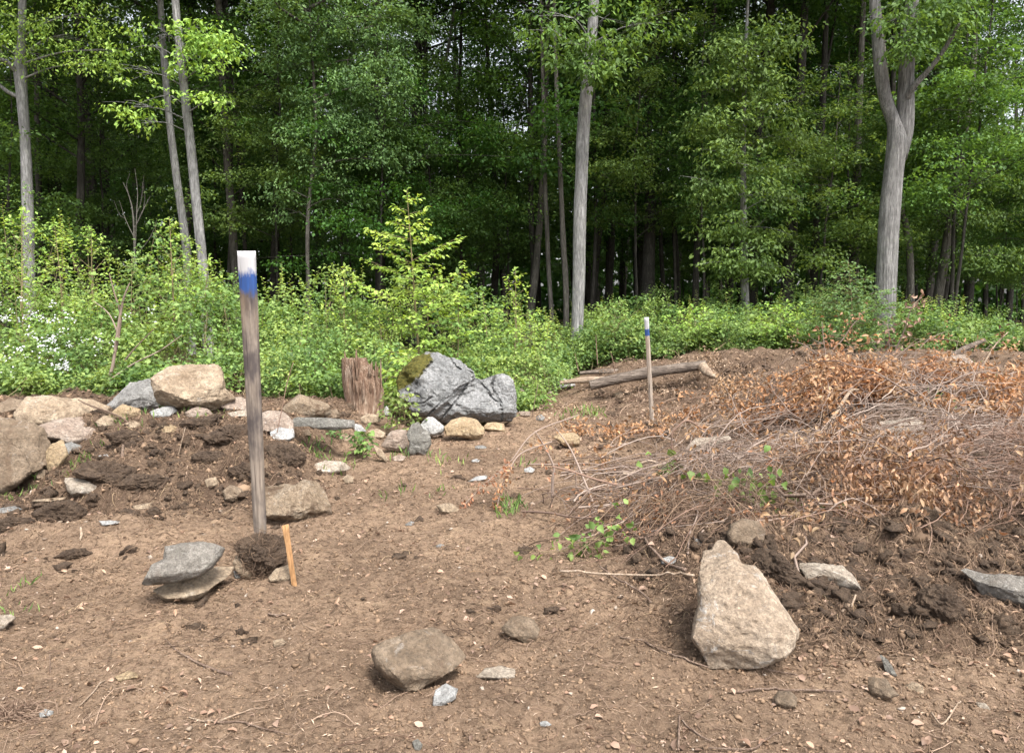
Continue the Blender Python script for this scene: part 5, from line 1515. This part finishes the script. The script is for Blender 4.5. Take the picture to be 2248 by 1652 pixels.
# ------------------------------------------------------------------ saplings with a shape of their own
def sapling(name, label, apex, base, D, prof, leaf=.07, mat='leaf_bright', nb=30, dens=1.0, el=.55, lean=0, droop=.1, cat='sapling', stem='stem_green'):
    """prof: list of (fraction of height, half width in metres)"""
    r = np.random.default_rng(hash_str(label))
    p1 = at(apex[0], apex[1], D); p0 = at(base[0], base[1], D); p0[2] = float(height(p0[0], D)) - .03
    e = empty(name, p0, label, cat)
    H = p1[2] - p0[2]
    C = curve_pts([p0, p0 + (p1 - p0) * .5 + r.normal(size=3) * .04, p1], 16)
    mb = MB(); ml = MB()
    V, Q = tubes(C[None], (.007 * H + .004) * np.linspace(1, .15, 16)[None], 6); mb.add(V, Q)
    pf = np.array(prof)
    for i in range(nb):
        f = pf[0, 0] + (.97 - pf[0, 0]) * (i + r.random() * .8) / nb
        wd = np.interp(f, pf[:, 0], pf[:, 1]) * r.uniform(.65, 1.12)
        p = p0 + (p1 - p0) * f
        az = i * 2.4 + r.normal() * .3
        end = p + np.array([math.cos(az) * wd, math.sin(az) * wd, el * wd * r.uniform(.6, 1.3)])
        mid = (p + end) / 2 + np.array([0, 0, -.05 * wd]) 
        end[2] -= droop * wd
        bc = curve_pts([p, mid, end], 7)
        V, Q = tubes(bc[None], (.003 + .004 * wd) * np.linspace(1, .3, 7)[None], 4); mb.add(V, Q)
        # side twigs in a flat fan
        ns = max(3, int(wd / .09))
        for k in range(ns):
            t = (k + .6) / ns
            q = bc[min(6, int(t * 6))] + (bc[min(6, int(t * 6) + 1)] - bc[min(6, int(t * 6))]) * (t * 6 % 1)
            s = 1 if k % 2 else -1
            dr = unit(np.array([math.cos(az + s * .8), math.sin(az + s * .8), .15 + r.normal() * .15]))
            L = wd * .5 * (1.1 - t * .7) + .05
            nl = max(2, int(L / .04 * dens))
            tt = np.linspace(.15, 1, nl)
            pos = q + dr * (L * tt)[:, None] + r.normal(size=(nl, 3)) * .012
            sd = np.where(np.arange(nl) % 2 == 0, .8, -.8)
            ax = np.stack([np.cos(az + s * .8 + sd), np.sin(az + s * .8 + sd), np.full(nl, -.25)], -1) + r.normal(size=(nl, 3)) * .25
            nr = unit(np.stack([r.normal(size=nl) * .4, r.normal(size=nl) * .4 - .2, np.ones(nl)], -1))
            leaves(ml, pos, ax, nr, leaf * r.uniform(.7, 1.15, nl), .6, .1)
            V, Q = tubes(np.stack([q, q + dr * L])[None], np.array([[.0025, .001]]), 3); mb.add(V, Q)
        nl = 3
        leaves(ml, bc[-1] + r.normal(size=(nl, 3)) * .02, bc[-1] - bc[-2] + r.normal(size=(nl, 3)) * .03, unit(np.array([[0, -.3, 1.]] * nl)), np.full(nl, leaf), .6, .1)
    nl = 8
    leaves(ml, C[-1] - np.array([0, 0, 1.]) * np.linspace(0, .2, nl)[:, None], rnd_dirs(nl, r) + [0, 0, .6], np.tile([0, -.5, .8], (nl, 1)), np.full(nl, leaf), .6, .1)
    mb.build('stem', M[stem], e, loc=p0); ml.build('foliage', M[mat], e, loc=p0)
    return e
sapling('sapling', 'bright yellow green conical sapling above the mossy boulder', (893, 415), (925, 765), 12.6, [(.12, .8), (.35, 1.05), (.5, .95), (.7, .78), (.85, .42), (1, .08)], nb=33, leaf=.09, dens=1.3, el=.5)
sapling('sapling', 'young birch with upright shoots left of the near post', (372, 478), (385, 720), 11.8, [(.15, .4), (.5, .42), (.75, .3), (1, .05)], leaf=.07, nb=30, el=1.1)
sapling('sapling', 'small pointed birch right behind the near post top', (458, 560), (455, 720), 11.6, [(.15, .35), (.6, .25), (1, .05)], leaf=.07, nb=20, el=1.1)
sapling('sapling', 'small leafy birch left of the conical sapling', (757, 585), (770, 760), 12.2, [(.15, .5), (.5, .4), (.8, .2), (1, .05)], nb=24, leaf=.075, el=.9)
sapling('sapling', 'small birch between the conical sapling and the centre tree', (1131, 590), (1120, 770), 12.8, [(.1, .6), (.45, .5), (.75, .3), (1, .05)], nb=28, leaf=.075, el=.8)
sapling('sapling', 'short maple shoot right of the conical sapling', (1005, 600), (1000, 740), 12.3, [(.2, .4), (.6, .4), (1, .15)], nb=16, leaf=.11, mat='leaf_shrub', el=.5)
sapling('feathery_sapling', 'feathery blue green sapling in front of the forked tree', (1862, 570), (1868, 800), 13.6, [(.08, 1.0), (.35, .95), (.6, .72), (.8, .42), (1, .05)], nb=60, leaf=.065, mat='leaf_cool', dens=1.6, el=.3, cat='sapling')
sapling('sapling', 'pointed shrub at the far left edge under the knobby tree', (48, 455), (45, 700), 12.2, [(.15, .5), (.5, .5), (.8, .3), (1, .05)], nb=28, leaf=.07, el=1.0)
sapling('sapling', 'upright birch shoot second from the far left', (118, 480), (120, 700), 12.3, [(.15, .5), (.5, .45), (.8, .25), (1, .05)], nb=24, leaf=.07, el=1.0)
sapling('sapling', 'leafy shoot rising above the left thicket right of the knobby tree', (200, 495), (205, 700), 12.3, [(.15, .5), (.5, .45), (.8, .3), (1, .05)], nb=24, leaf=.07, el=1.0)
sapling('sapling', 'round leaved shrub in front of the bare dead bush', (290, 560), (290, 720), 11.6, [(.15, .5), (.6, .5), (1, .2)], nb=22, leaf=.085, mat='leaf_shrub', el=.7)
sapling('sapling', 'shrub beside the far stake at its left', (1352, 665), (1350, 790), 14.4, [(.1, .6), (.6, .5), (1, .1)], nb=22, leaf=.08, mat='leaf_shrub', el=.7)
sapling('sapling', 'leafy shrub between the far stake and the maple', (1520, 675), (1530, 780), 14.6, [(.1, .55), (.6, .45), (1, .1)], nb=20, leaf=.08, mat='leaf_bright', el=.8)
sapling('sapling', 'pointed shrub at the right of the maple foot', (1712, 672), (1712, 780), 14.4, [(.1, .6), (.6, .45), (1, .1)], nb=22, leaf=.08, mat='leaf_bright', el=.8)
sapling('sapling', 'young sprout with long leaves beside the split grey stone', C5((600,725)), C5((610,860)), 7.35, [(.2, .1), (.7, .1), (1, .05)], nb=12, leaf=.07, mat='leaf_shrub', el=.8, cat='sprout')
sapling('sapling', 'tiny green sprout below the slate ledge', C5((430,715)), C5((435,780)), 7.7, [(.2, .07), (.7, .08), (1, .05)], nb=8, leaf=.05, mat='leaf_cool', el=.8, cat='sprout')
sapling('sapling', 'leafy sprout at the left foot of the mossy boulder', C5((840,470)), C5((850,560)), 8.6, [(.2, .2), (.7, .22), (1, .1)], nb=14, leaf=.07, mat='leaf_shrub', el=.5, cat='sprout')
sapling('sapling', 'vine of round leaves over the mossy boulder top', C5((900,190)), C5((900,300)), 10.0, [(.2, .5), (.7, .6), (1, .3)], nb=18, leaf=.09, mat='leaf_bright', el=.2, cat='vine')

def bare_bush(name, label, stems, D, mat='stem_grey', cat='bush', leafn=0):
    r = np.random.default_rng(hash_str(label))
    p0 = at(*stems[0][0][:2], D); p0[2] = float(height(p0[0], D))
    e = empty(name, p0, label, cat)
    mb = MB()
    ml = MB()
    for st in stems:
        P = [at(u, v, D + dd) for u, v, w, dd in [s if len(s) == 4 else (*s, 0) for s in st]]
        C = curve_pts(P, 16); wv = np.interp(np.linspace(0, 1, 16), np.linspace(0, 1, len(st)), [s[2] for s in st]) * D / FV / 2
        V, Q = tubes(C[None], wv[None], 7, rough=.1); mb.add(V, Q)
        if leafn:
            k = r.integers(4, 16, leafn); pos = C[k] + r.normal(size=(leafn, 3)) * .09
            leaves(ml, pos, rnd_dirs(leafn, r) * [1, 1, .4], unit(np.stack([r.normal(size=leafn) * .4, r.normal(size=leafn) * .4 - .3, np.ones(leafn)], -1)), r.uniform(.05, .1, leafn), .8, .08)
    mb.build('stems', M[mat], e, loc=p0)
    if leafn: ml.build('foliage', M['leaf_shrub'], e, loc=p0)
bare_bush('dead_bush', 'bare dead bush against the dark wood at the left', [[(296,600,4),(293,480,3.5),(283,430,2),(270,400,1)],[(296,560,3),(300,470,2.2),(302,420,1.5),(296,370,.8)],[(296,500,3),(315,460,2),(330,430,.8)],[(294,520,2),(275,480,1.5),(262,440,.7)],[(300,560,2),(330,520,1.5),(345,480,.7)],[(283,430,1.5),(278,405,1),(285,380,.6)],[(315,460,1.5),(318,430,1),(312,400,.6)],[(275,480,1.2),(262,470,.8),(250,440,.5)],[(300,470,1.5),(310,440,1),(316,385,.6)],[(330,520,1),(350,510,.8),(365,480,.5)]], 17, 'bark_mid')
bare_bush('pale_stemmed_shrub', 'shrub with pale forked stems above the left rocks', [[(236,840,8),(248,800,7),(258,730,7),(270,660,5),(285,620,2)],[(250,790,6),(265,700,5),(250,640,3),(240,600,2)],[(236,838,6),(290,800,4),(350,770,3),(400,735,1.5)],[(262,740,4),(240,690,3),(205,660,1.5)],[(275,790,4),(300,760,3),(340,720,1.5)]], 9.6, leafn=22)
bare_bush('bare_whips', 'thin bare twigs standing on the berm at the centre tree foot', [[(1312,800,2),(1310,770,2),(1308,735,1)],[(1350,815,2),(1345,790,2),(1340,770,1)],[(1270,815,2),(1265,790,1),(1262,775,1)]], 11.8, 'stem_red')

# ------------------------------------------------------------------ brush pile
def pile_h(x, y):
    """thickness of the brush over the soil"""
    a = .27 * np.exp(-((x - 3.7) / 1.4) ** 2 - ((y - 7.7) / .8) ** 2)
    b = .22 * sm((x - .9) / .8) * np.exp(-((y - 5.9) / 1.0) ** 2)
    c = .30 * sm((x - 1.6) / .8) * np.exp(-((y - 5.0) / .55) ** 2)
    return a + b + c

def brush():
    r = np.random.default_rng(41)
    def stems(n, cx, cy, sx, sy, L, rad, az, azs, arch, mat, name, label, tilt=0.0):
        mb = MB()
        x = cx + r.normal(size=n) * sx; y = cy + r.normal(size=n) * sy
        k = (x > .4) & (y > 4.15) & ((x < 2.2) | (y > 4.4)); x, y = x[k], y[k]; n = len(x)
        Ln = r.uniform(*L, n); a = az + r.normal(size=n) * azs
        K = 9; t = np.linspace(-.5, .5, K)[None]
        crv = r.normal(size=(n, 1)) * .6
        ang = a[:, None] + crv * t * 2 + r.normal(size=(n, K)) * .16
        px = x[:, None] + np.cumsum(np.cos(ang), 1) * Ln[:, None] / K - np.cos(a)[:, None] * Ln[:, None] / 2
        py = y[:, None] + np.cumsum(np.sin(ang), 1) * Ln[:, None] / K - np.sin(a)[:, None] * Ln[:, None] / 2
        lift = pile_h(x, y)[:, None] * r.random((n, 1)) ** .6 + .02
        pz = height(px, py) * .6 + height(x, y)[:, None] * .4 + lift + (1 - (2 * t) ** 2) * arch * Ln[:, None] * r.random((n, 1)) + (t + .5) * tilt * Ln[:, None] * r.random((n, 1))
        pz = np.maximum(pz, height(px, py) + .01)
        P = np.stack([px, py, pz], -1)
        R_ = rad[0] + (rad[1] - rad[0]) * r.random(n) ** 2.5
        V, Q = tubes(P, R_[:, None] * np.linspace(1.1, .4, K)[None], 4)
        mb.add(V, Q)
        # side forks
        for j in (3, 5, 6):
            q = P[:, j]; dd = unit(P[:, j + 1] - P[:, j]); dd = unit(dd + r.normal(size=(n, 3)) * .55 + [0, 0, .2])
            fl = (Ln * r.uniform(.12, .3, n))[:, None]
            F3 = np.stack([q, q + dd * fl * .5 + r.normal(size=(n, 3)) * .015, q + dd * fl + r.normal(size=(n, 3)) * .04], 1)
            V, Q = tubes(F3, (R_ * .55)[:, None] * np.array([[1, .7, .35]]), 3); mb.add(V, Q)
        tag(mb.build(name, M[mat]), label, kind='stuff')
        return P
    P1 = stems(620, 3.3, 5.9, 1.5, .6, (.4, 1.9), (.0013, .010), 0.1, .7, .08, 'stem_grey', 'brushwood', 'grey stems lying flat across the front of the brush pile')
    P2 = stems(420, 4.0, 7.8, 1.2, .7, (.3, 1.7), (.0013, .008), .6, .8, .2, 'stem_grey', 'brushwood', 'arching stems heaped on the brush crest', .25)
    P3 = stems(950, 2.9, 4.95, 1.6, .45, (.25, 1.0), (.001, .004), .2, 1.0, .15, 'stem_red', 'brushwood', 'dark reddish twigs at the lower edge of the brush pile')
    P4 = stems(500, 5.5, 6.5, 1.6, 1.2, (.3, 1.3), (.001, .004), -.5, .8, .1, 'stem_grey', 'brushwood', 'tangled twigs on the right slope')
    P5 = stems(500, 2.4, 11.3, 1.5, .8, (.15, .7), (.0015, .005), .1, 1.2, .2, 'twig', 'brushwood', 'tangle of roots and twigs on the berm')
    P9 = stems(46, 3.2, 6.2, 1.4, 1.1, (.5, 1.5), (.007, .017), .3, .8, .2, 'stick', 'brushwood', 'thick broken branches in the brush pile')
    P6 = stems(420, 1.3, 4.95, .45, .3, (.2, .8), (.0015, .006), .3, 1.4, .35, 'root', 'brushwood', 'dark tangle of roots and bent stems at the left foot of the brush pile')
    P7 = stems(260, 1.6, 5.4, .6, .4, (.3, 1.0), (.0015, .006), .3, 1.2, .3, 'stem_grey', 'brushwood', 'looped pale stems over the dark tangle')
    P8 = stems(700, 2.6, 9.6, 2.0, 1.0, (.08, .5), (.001, .004), .1, 1.4, .15, 'stem_red', 'brushwood', 'broken sticks strewn over the slope below the log')
    def dead(Ps, n, size, mat, name, label, hang=.5, box=None, spread=.04):
        P = np.concatenate([p.reshape(-1, 3) for p in Ps])
        if box:
            k = np.ones(len(P), bool)
            for ax_, lo, hi in box: k &= (P[:, ax_] > lo) & (P[:, ax_] < hi)
            P = P[k]
        # leaves gather in bunches along stems
        k = fbm(P[:, 0] * 2.6, P[:, 1] * 2.6, 3.0, 2) > .11
        P = P[k]
        nb = n // 7
        c = P[r.integers(0, len(P), nb)]
        c = np.repeat(c, 7, 0) + r.normal(size=(nb * 7, 3)) * [spread * 1.6, spread * 1.6, spread]
        c[:, 2] = np.maximum(c[:, 2], height(c[:, 0], c[:, 1]) + .01)
        m = len(c)
        ax = rnd_dirs(m, r) + [0, 0, -hang]
        nr = unit(r.normal(size=(m, 3)) + [0, -.8, .5])
        mb = MB(); curled(mb, c, ax, nr, size * r.uniform(.6, 1.3, m), .42, r.uniform(-.5, 1.5, m))
        tag(mb.build(name, M[mat]), label, kind='stuff')
    dead([P2], 11000, .062, 'leaf_orange', 'dead_leaves', 'orange dead leaves covering the crest of the brush pile', .4)
    dead([P1, P4], 6500, .052, 'leaf_brown', 'dead_leaves', 'brown dead leaves caught in the lying stems', .5)
    dead([P4], 3800, .048, 'leaf_orange', 'dead_leaves', 'orange dead leaves on the right slope', .5)
    dead([P3], 5200, .045, 'leaf_brown', 'dead_leaves', 'brown leaves hanging from the lower edge of the brush pile', 1.2, [(0, 2.0, 6)])
    dead([P1, P3], 700, .04, 'leaf_orange', 'dead_leaves', 'orange leaves in the left tip of the brush pile', .6, [(0, .3, 1.9)])
    dead([P8], 1500, .045, 'leaf_litter', 'dead_leaves', 'dry leaf scraps on the slope below the log', .1)
    dead([P5], 1800, .05, 'leaf_litter', 'dead_leaves', 'withered leaves strewn over the berm', .2)
brush()

def branch(label, pts, Ds, C, wpx, leafn=0, leafmat='leaf_orange', size=.05, mat='stem_grey', seg=(0.3, 1), hang=.7, name='branch', spread=.045, lw=.42, twigs=0):
    r = np.random.default_rng(hash_str(label))
    P = []
    for i, p in enumerate(pts):
        q = C(p)
        D = Ds[i] if isinstance(Ds, (list, tuple)) else Ds
        P.append(at(q[0], q[1], D))
    Cc = curve_pts(P, 26)
    Cc[:, 2] = np.maximum(Cc[:, 2], height(Cc[:, 0], Cc[:, 1]) + .005)
    p0 = Cc[0]
    e = empty(name, p0, label, 'branch')
    wv = np.interp(np.linspace(0, 1, 26), np.linspace(0, 1, len(wpx)), wpx) * Cc[:, 1].mean() / FV / 2
    mb = MB(); V, Q, T = tubes(Cc[None], wv[None], 7, True, .15); mb.add(V, Q, T)
    pts_l = [Cc[int(25 * seg[0]):int(25 * seg[1]) + 1]]
    for k in range(twigs):
        i = r.integers(int(25 * seg[0]), 25); L = r.uniform(.1, .3)
        d = unit(np.array([r.normal(), r.normal() * .6, r.normal() * .5 + .3])) * L
        tw = curve_pts([Cc[i], Cc[i] + d * .5 + r.normal(size=3) * .02, Cc[i] + d], 6)
        V, Q = tubes(tw[None], np.array([[.0025, .002, .002, .0015, .001, .001]]), 3); mb.add(V, Q); pts_l.append(tw[2:])
    mb.build('stem', M[mat], e, loc=p0, smooth=True)
    if leafn:
        A = np.concatenate(pts_l)
        c = A[r.integers(0, len(A), leafn)] + r.normal(size=(leafn, 3)) * spread
        ml = MB(); curled(ml, c, rnd_dirs(leafn, r) + [0, 0, -hang], unit(r.normal(size=(leafn, 3)) + [0, -1, .4]), size * r.uniform(.6, 1.2, leafn), lw, r.uniform(-.3, 1.2, leafn))
        ml.build('foliage', M[leafmat], e, loc=p0)
branch('long thin branch with orange leaves leaning over the path', [(2140,1290),(2050,1050),(1950,820),(1850,680)], [5.3, 5.6, 5.9, 6.2], C5, [5, 5, 4, 2], 0)
branch('drooping spray of orange leaves reaching over the path', [(2000,600),(1720,710),(1560,900),(1400,1040),(1250,1190)], [6.2, 5.9, 5.7, 5.6, 5.5], C5, [3, 3, 2, 2, 1], 60, size=.04, seg=(.55, 1), spread=.02)
branch('second drooping spray hanging straight down over the path', [(1830,770),(1640,840),(1560,940),(1500,1080),(1470,1230)], [6.0, 5.8, 5.6, 5.6, 5.5], C5, [3, 3, 2, 2, 1], 70, size=.04, seg=(.5, 1), spread=.02)
branch('dark crooked twig fork at the left tip of the brush', [(1830,1130),(1835,1000),(1840,930),(1780,800),(1720,700)], [5.6] * 5, C5, [7, 6, 5, 3, 2], 10, size=.04)
branch('red brown branch running along the left tip of the brush', [(1830,930),(1950,960),(2100,1010),(2248,1050)], [5.5] * 4, C5, [4, 5, 5, 5], 0, mat='stem_red')
branch('thick pale stem arching over the brush crest', [(1210,750),(1280,650),(1340,560),(1400,470),(1440,460)], [7.0, 7.1, 7.2, 7.4, 7.5], C6, [7, 8, 9, 8, 5], 0, mat='stick_pale')
branch('dark root curling up beside the far stake', [(530,760),(530,680),(560,640),(610,612),(690,660)], [6.6] * 5, C6, [4, 4, 4, 5, 3], 0, mat='stem_red')
branch('pale bent root at the left of the brush pile', [(290,870),(340,865),(380,820),(440,810),(480,850),(560,840)], [6.2] * 6, C6, [6, 7, 7, 6, 5, 3], 0, mat='stick_pale')
branch('upright orange leaved branch above the brush crest', [(1290,400),(1280,300),(1270,220),(1262,130)], [8.6] * 4, C6, [3, 3, 2, 1], 34, size=.055, twigs=4, spread=.05)
branch('forked orange leaved branch beside the feathery sapling', [(1290,330),(1320,260),(1360,220),(1400,160),(1445,110)], [8.8] * 5, C6, [3, 3, 2, 2, 1], 60, size=.055, twigs=8, spread=.06)
branch('tall withered cream leaved branch in front of the forked tree', [(1560,470),(1600,320),(1660,180),(1700,60),(1750,10)], [8.6, 8.5, 8.4, 8.3, 8.3], C6, [4, 4, 3, 2, 1], 34, leafmat='leaf_litter', size=.08, seg=(.5, 1), spread=.05, twigs=3)
branch('withered branch with tan leaves at the forked tree foot', [(1600,400),(1590,300),(1590,200),(1580,130)], [8.6] * 4, C6, [3, 3, 2, 1], 34, leafmat='leaf_litter', size=.06, seg=(.4, 1), spread=.05, twigs=4)
branch('slanting green twig reaching the upper right', [(1990,440),(2060,320),(2110,240),(2170,180)], [8.4, 8.5, 8.6, 8.7], C6, [5, 4, 3, 2], 26, leafmat='leaf_brown', size=.055, twigs=6, mat='stick_pale')
branch('thin whip arching at the upper right', [(1880,500),(2000,460),(2100,420),(2210,390)], [8.0] * 4, C6, [3, 3, 2, 1], 20, leafmat='leaf_brown', size=.05, mat='stem_red')
branch('drooping twig of orange leaves above the right slope', [(1690,330),(1740,260),(1790,210),(1860,180)], [9.0] * 4, C6, [2, 2, 2, 1], 40, size=.055, twigs=5, spread=.05)
branch('withered twig arching at the left above the brush crest', [(1290,330),(1230,280),(1170,240),(1110,225)], [9.0] * 4, C6, [2, 2, 2, 1], 30, leafmat='leaf_brown', size=.05, twigs=3)
branch('long stem running diagonally down the right slope', [(1900,600),(1960,700),(2020,860),(2130,1000)], [6.8, 6.3, 5.6, 5.2], C6, [3, 4, 4, 3], 30, size=.05)
branch('long grey pole lying over the lower right brush', [(1620,935),(1800,990),(2000,1060),(2248,1150)], [5.6, 5.4, 5.2, 5.0], C6, [5, 6, 6, 7], 0)
branch('thin silver stem crossing the lower right brush', [(1850,990),(2000,1020),(2120,1060),(2260,1110)], [5.3] * 4, C6, [4, 5, 5, 5], 0)
branch('thick mass of stems sweeping into the front brush', [(240,915),(450,830),(800,790),(1200,775),(1500,640)], [5.9, 6.0, 6.1, 6.2, 6.6], C6, [3, 5, 6, 6, 4], 0)
branch('pink brown pole across the front brush', [(80,1060),(400,1040),(800,1020),(1150,1010)], [5.5, 5.5, 5.5, 5.5], C6, [3, 5, 5, 4], 0, mat='stem_red')
branch('light stem looped over the front brush', [(410,1130),(440,1180),(520,1190),(640,1130),(760,1060)], [5.1] * 5, C6, [3, 4, 4, 4, 3], 0, mat='stick_pale')
branch('fresh green leaved twig hanging over the round brown stone', [(880,870),(940,960),(1000,1040),(1080,1110)], [4.8, 4.75, 4.7, 4.65], C6, [3, 3, 3, 2], 60, leafmat='leaf_bramble', size=.06, seg=(.1, 1), spread=.06, lw=.8, twigs=4, hang=.9, mat='stem_green')
branch('fresh green leaved twig over the middle of the brush', [(620,890),(700,900),(840,900),(1000,890)], [5.0] * 4, C6, [3, 3, 3, 2], 36, leafmat='leaf_bramble', size=.06, seg=(.1, 1), spread=.06, lw=.8, twigs=3, hang=.9, mat='stem_green')
branch('green twig with pale leaves right of the round brown stone', [(1130,1110),(1220,1140),(1330,1160),(1430,1190)], [4.6] * 4, C6, [2, 2, 2, 2], 26, leafmat='leaf_edge', size=.075, seg=(.3, 1), spread=.04, lw=.75, twigs=3, hang=.5, mat='stem_green')
branch('green twig lying left of the brush over the path edge', [(0,1250),(60,1210),(150,1190),(240,1220)], [4.5] * 4, C6, [2, 2, 2, 2], 80, leafmat='leaf_shrub', size=.055, seg=(.0, 1), spread=.055, lw=.7, twigs=6, hang=.4, mat='stem_green')
branch('green leaves beside the pale bent root', [(430,840),(480,830),(540,850),(500,900)], [5.6] * 4, C6, [2, 2, 2, 2], 22, leafmat='leaf_bramble', size=.08, seg=(.0, 1), spread=.06, lw=.8, hang=.6, mat='stem_green')
branch('drooping brown leaved branch at the lower right', [(1300,880),(1600,1000),(1850,1150),(2000,1290)], [5.3, 5.1, 4.9, 4.75], C6, [3, 3, 3, 2], 1100, leafmat='leaf_brown', size=.055, seg=(.25, 1), spread=.13, hang=1.5, twigs=14)
branch('orange leaved branch tip lying near the right edge rock', [(1500,1170),(1650,1240),(1800,1320),(1930,1400)], [4.8, 4.7, 4.6, 4.5], C6, [3, 3, 2, 2], 130, size=.045, seg=(.3, 1), spread=.05, hang=.5, twigs=8)
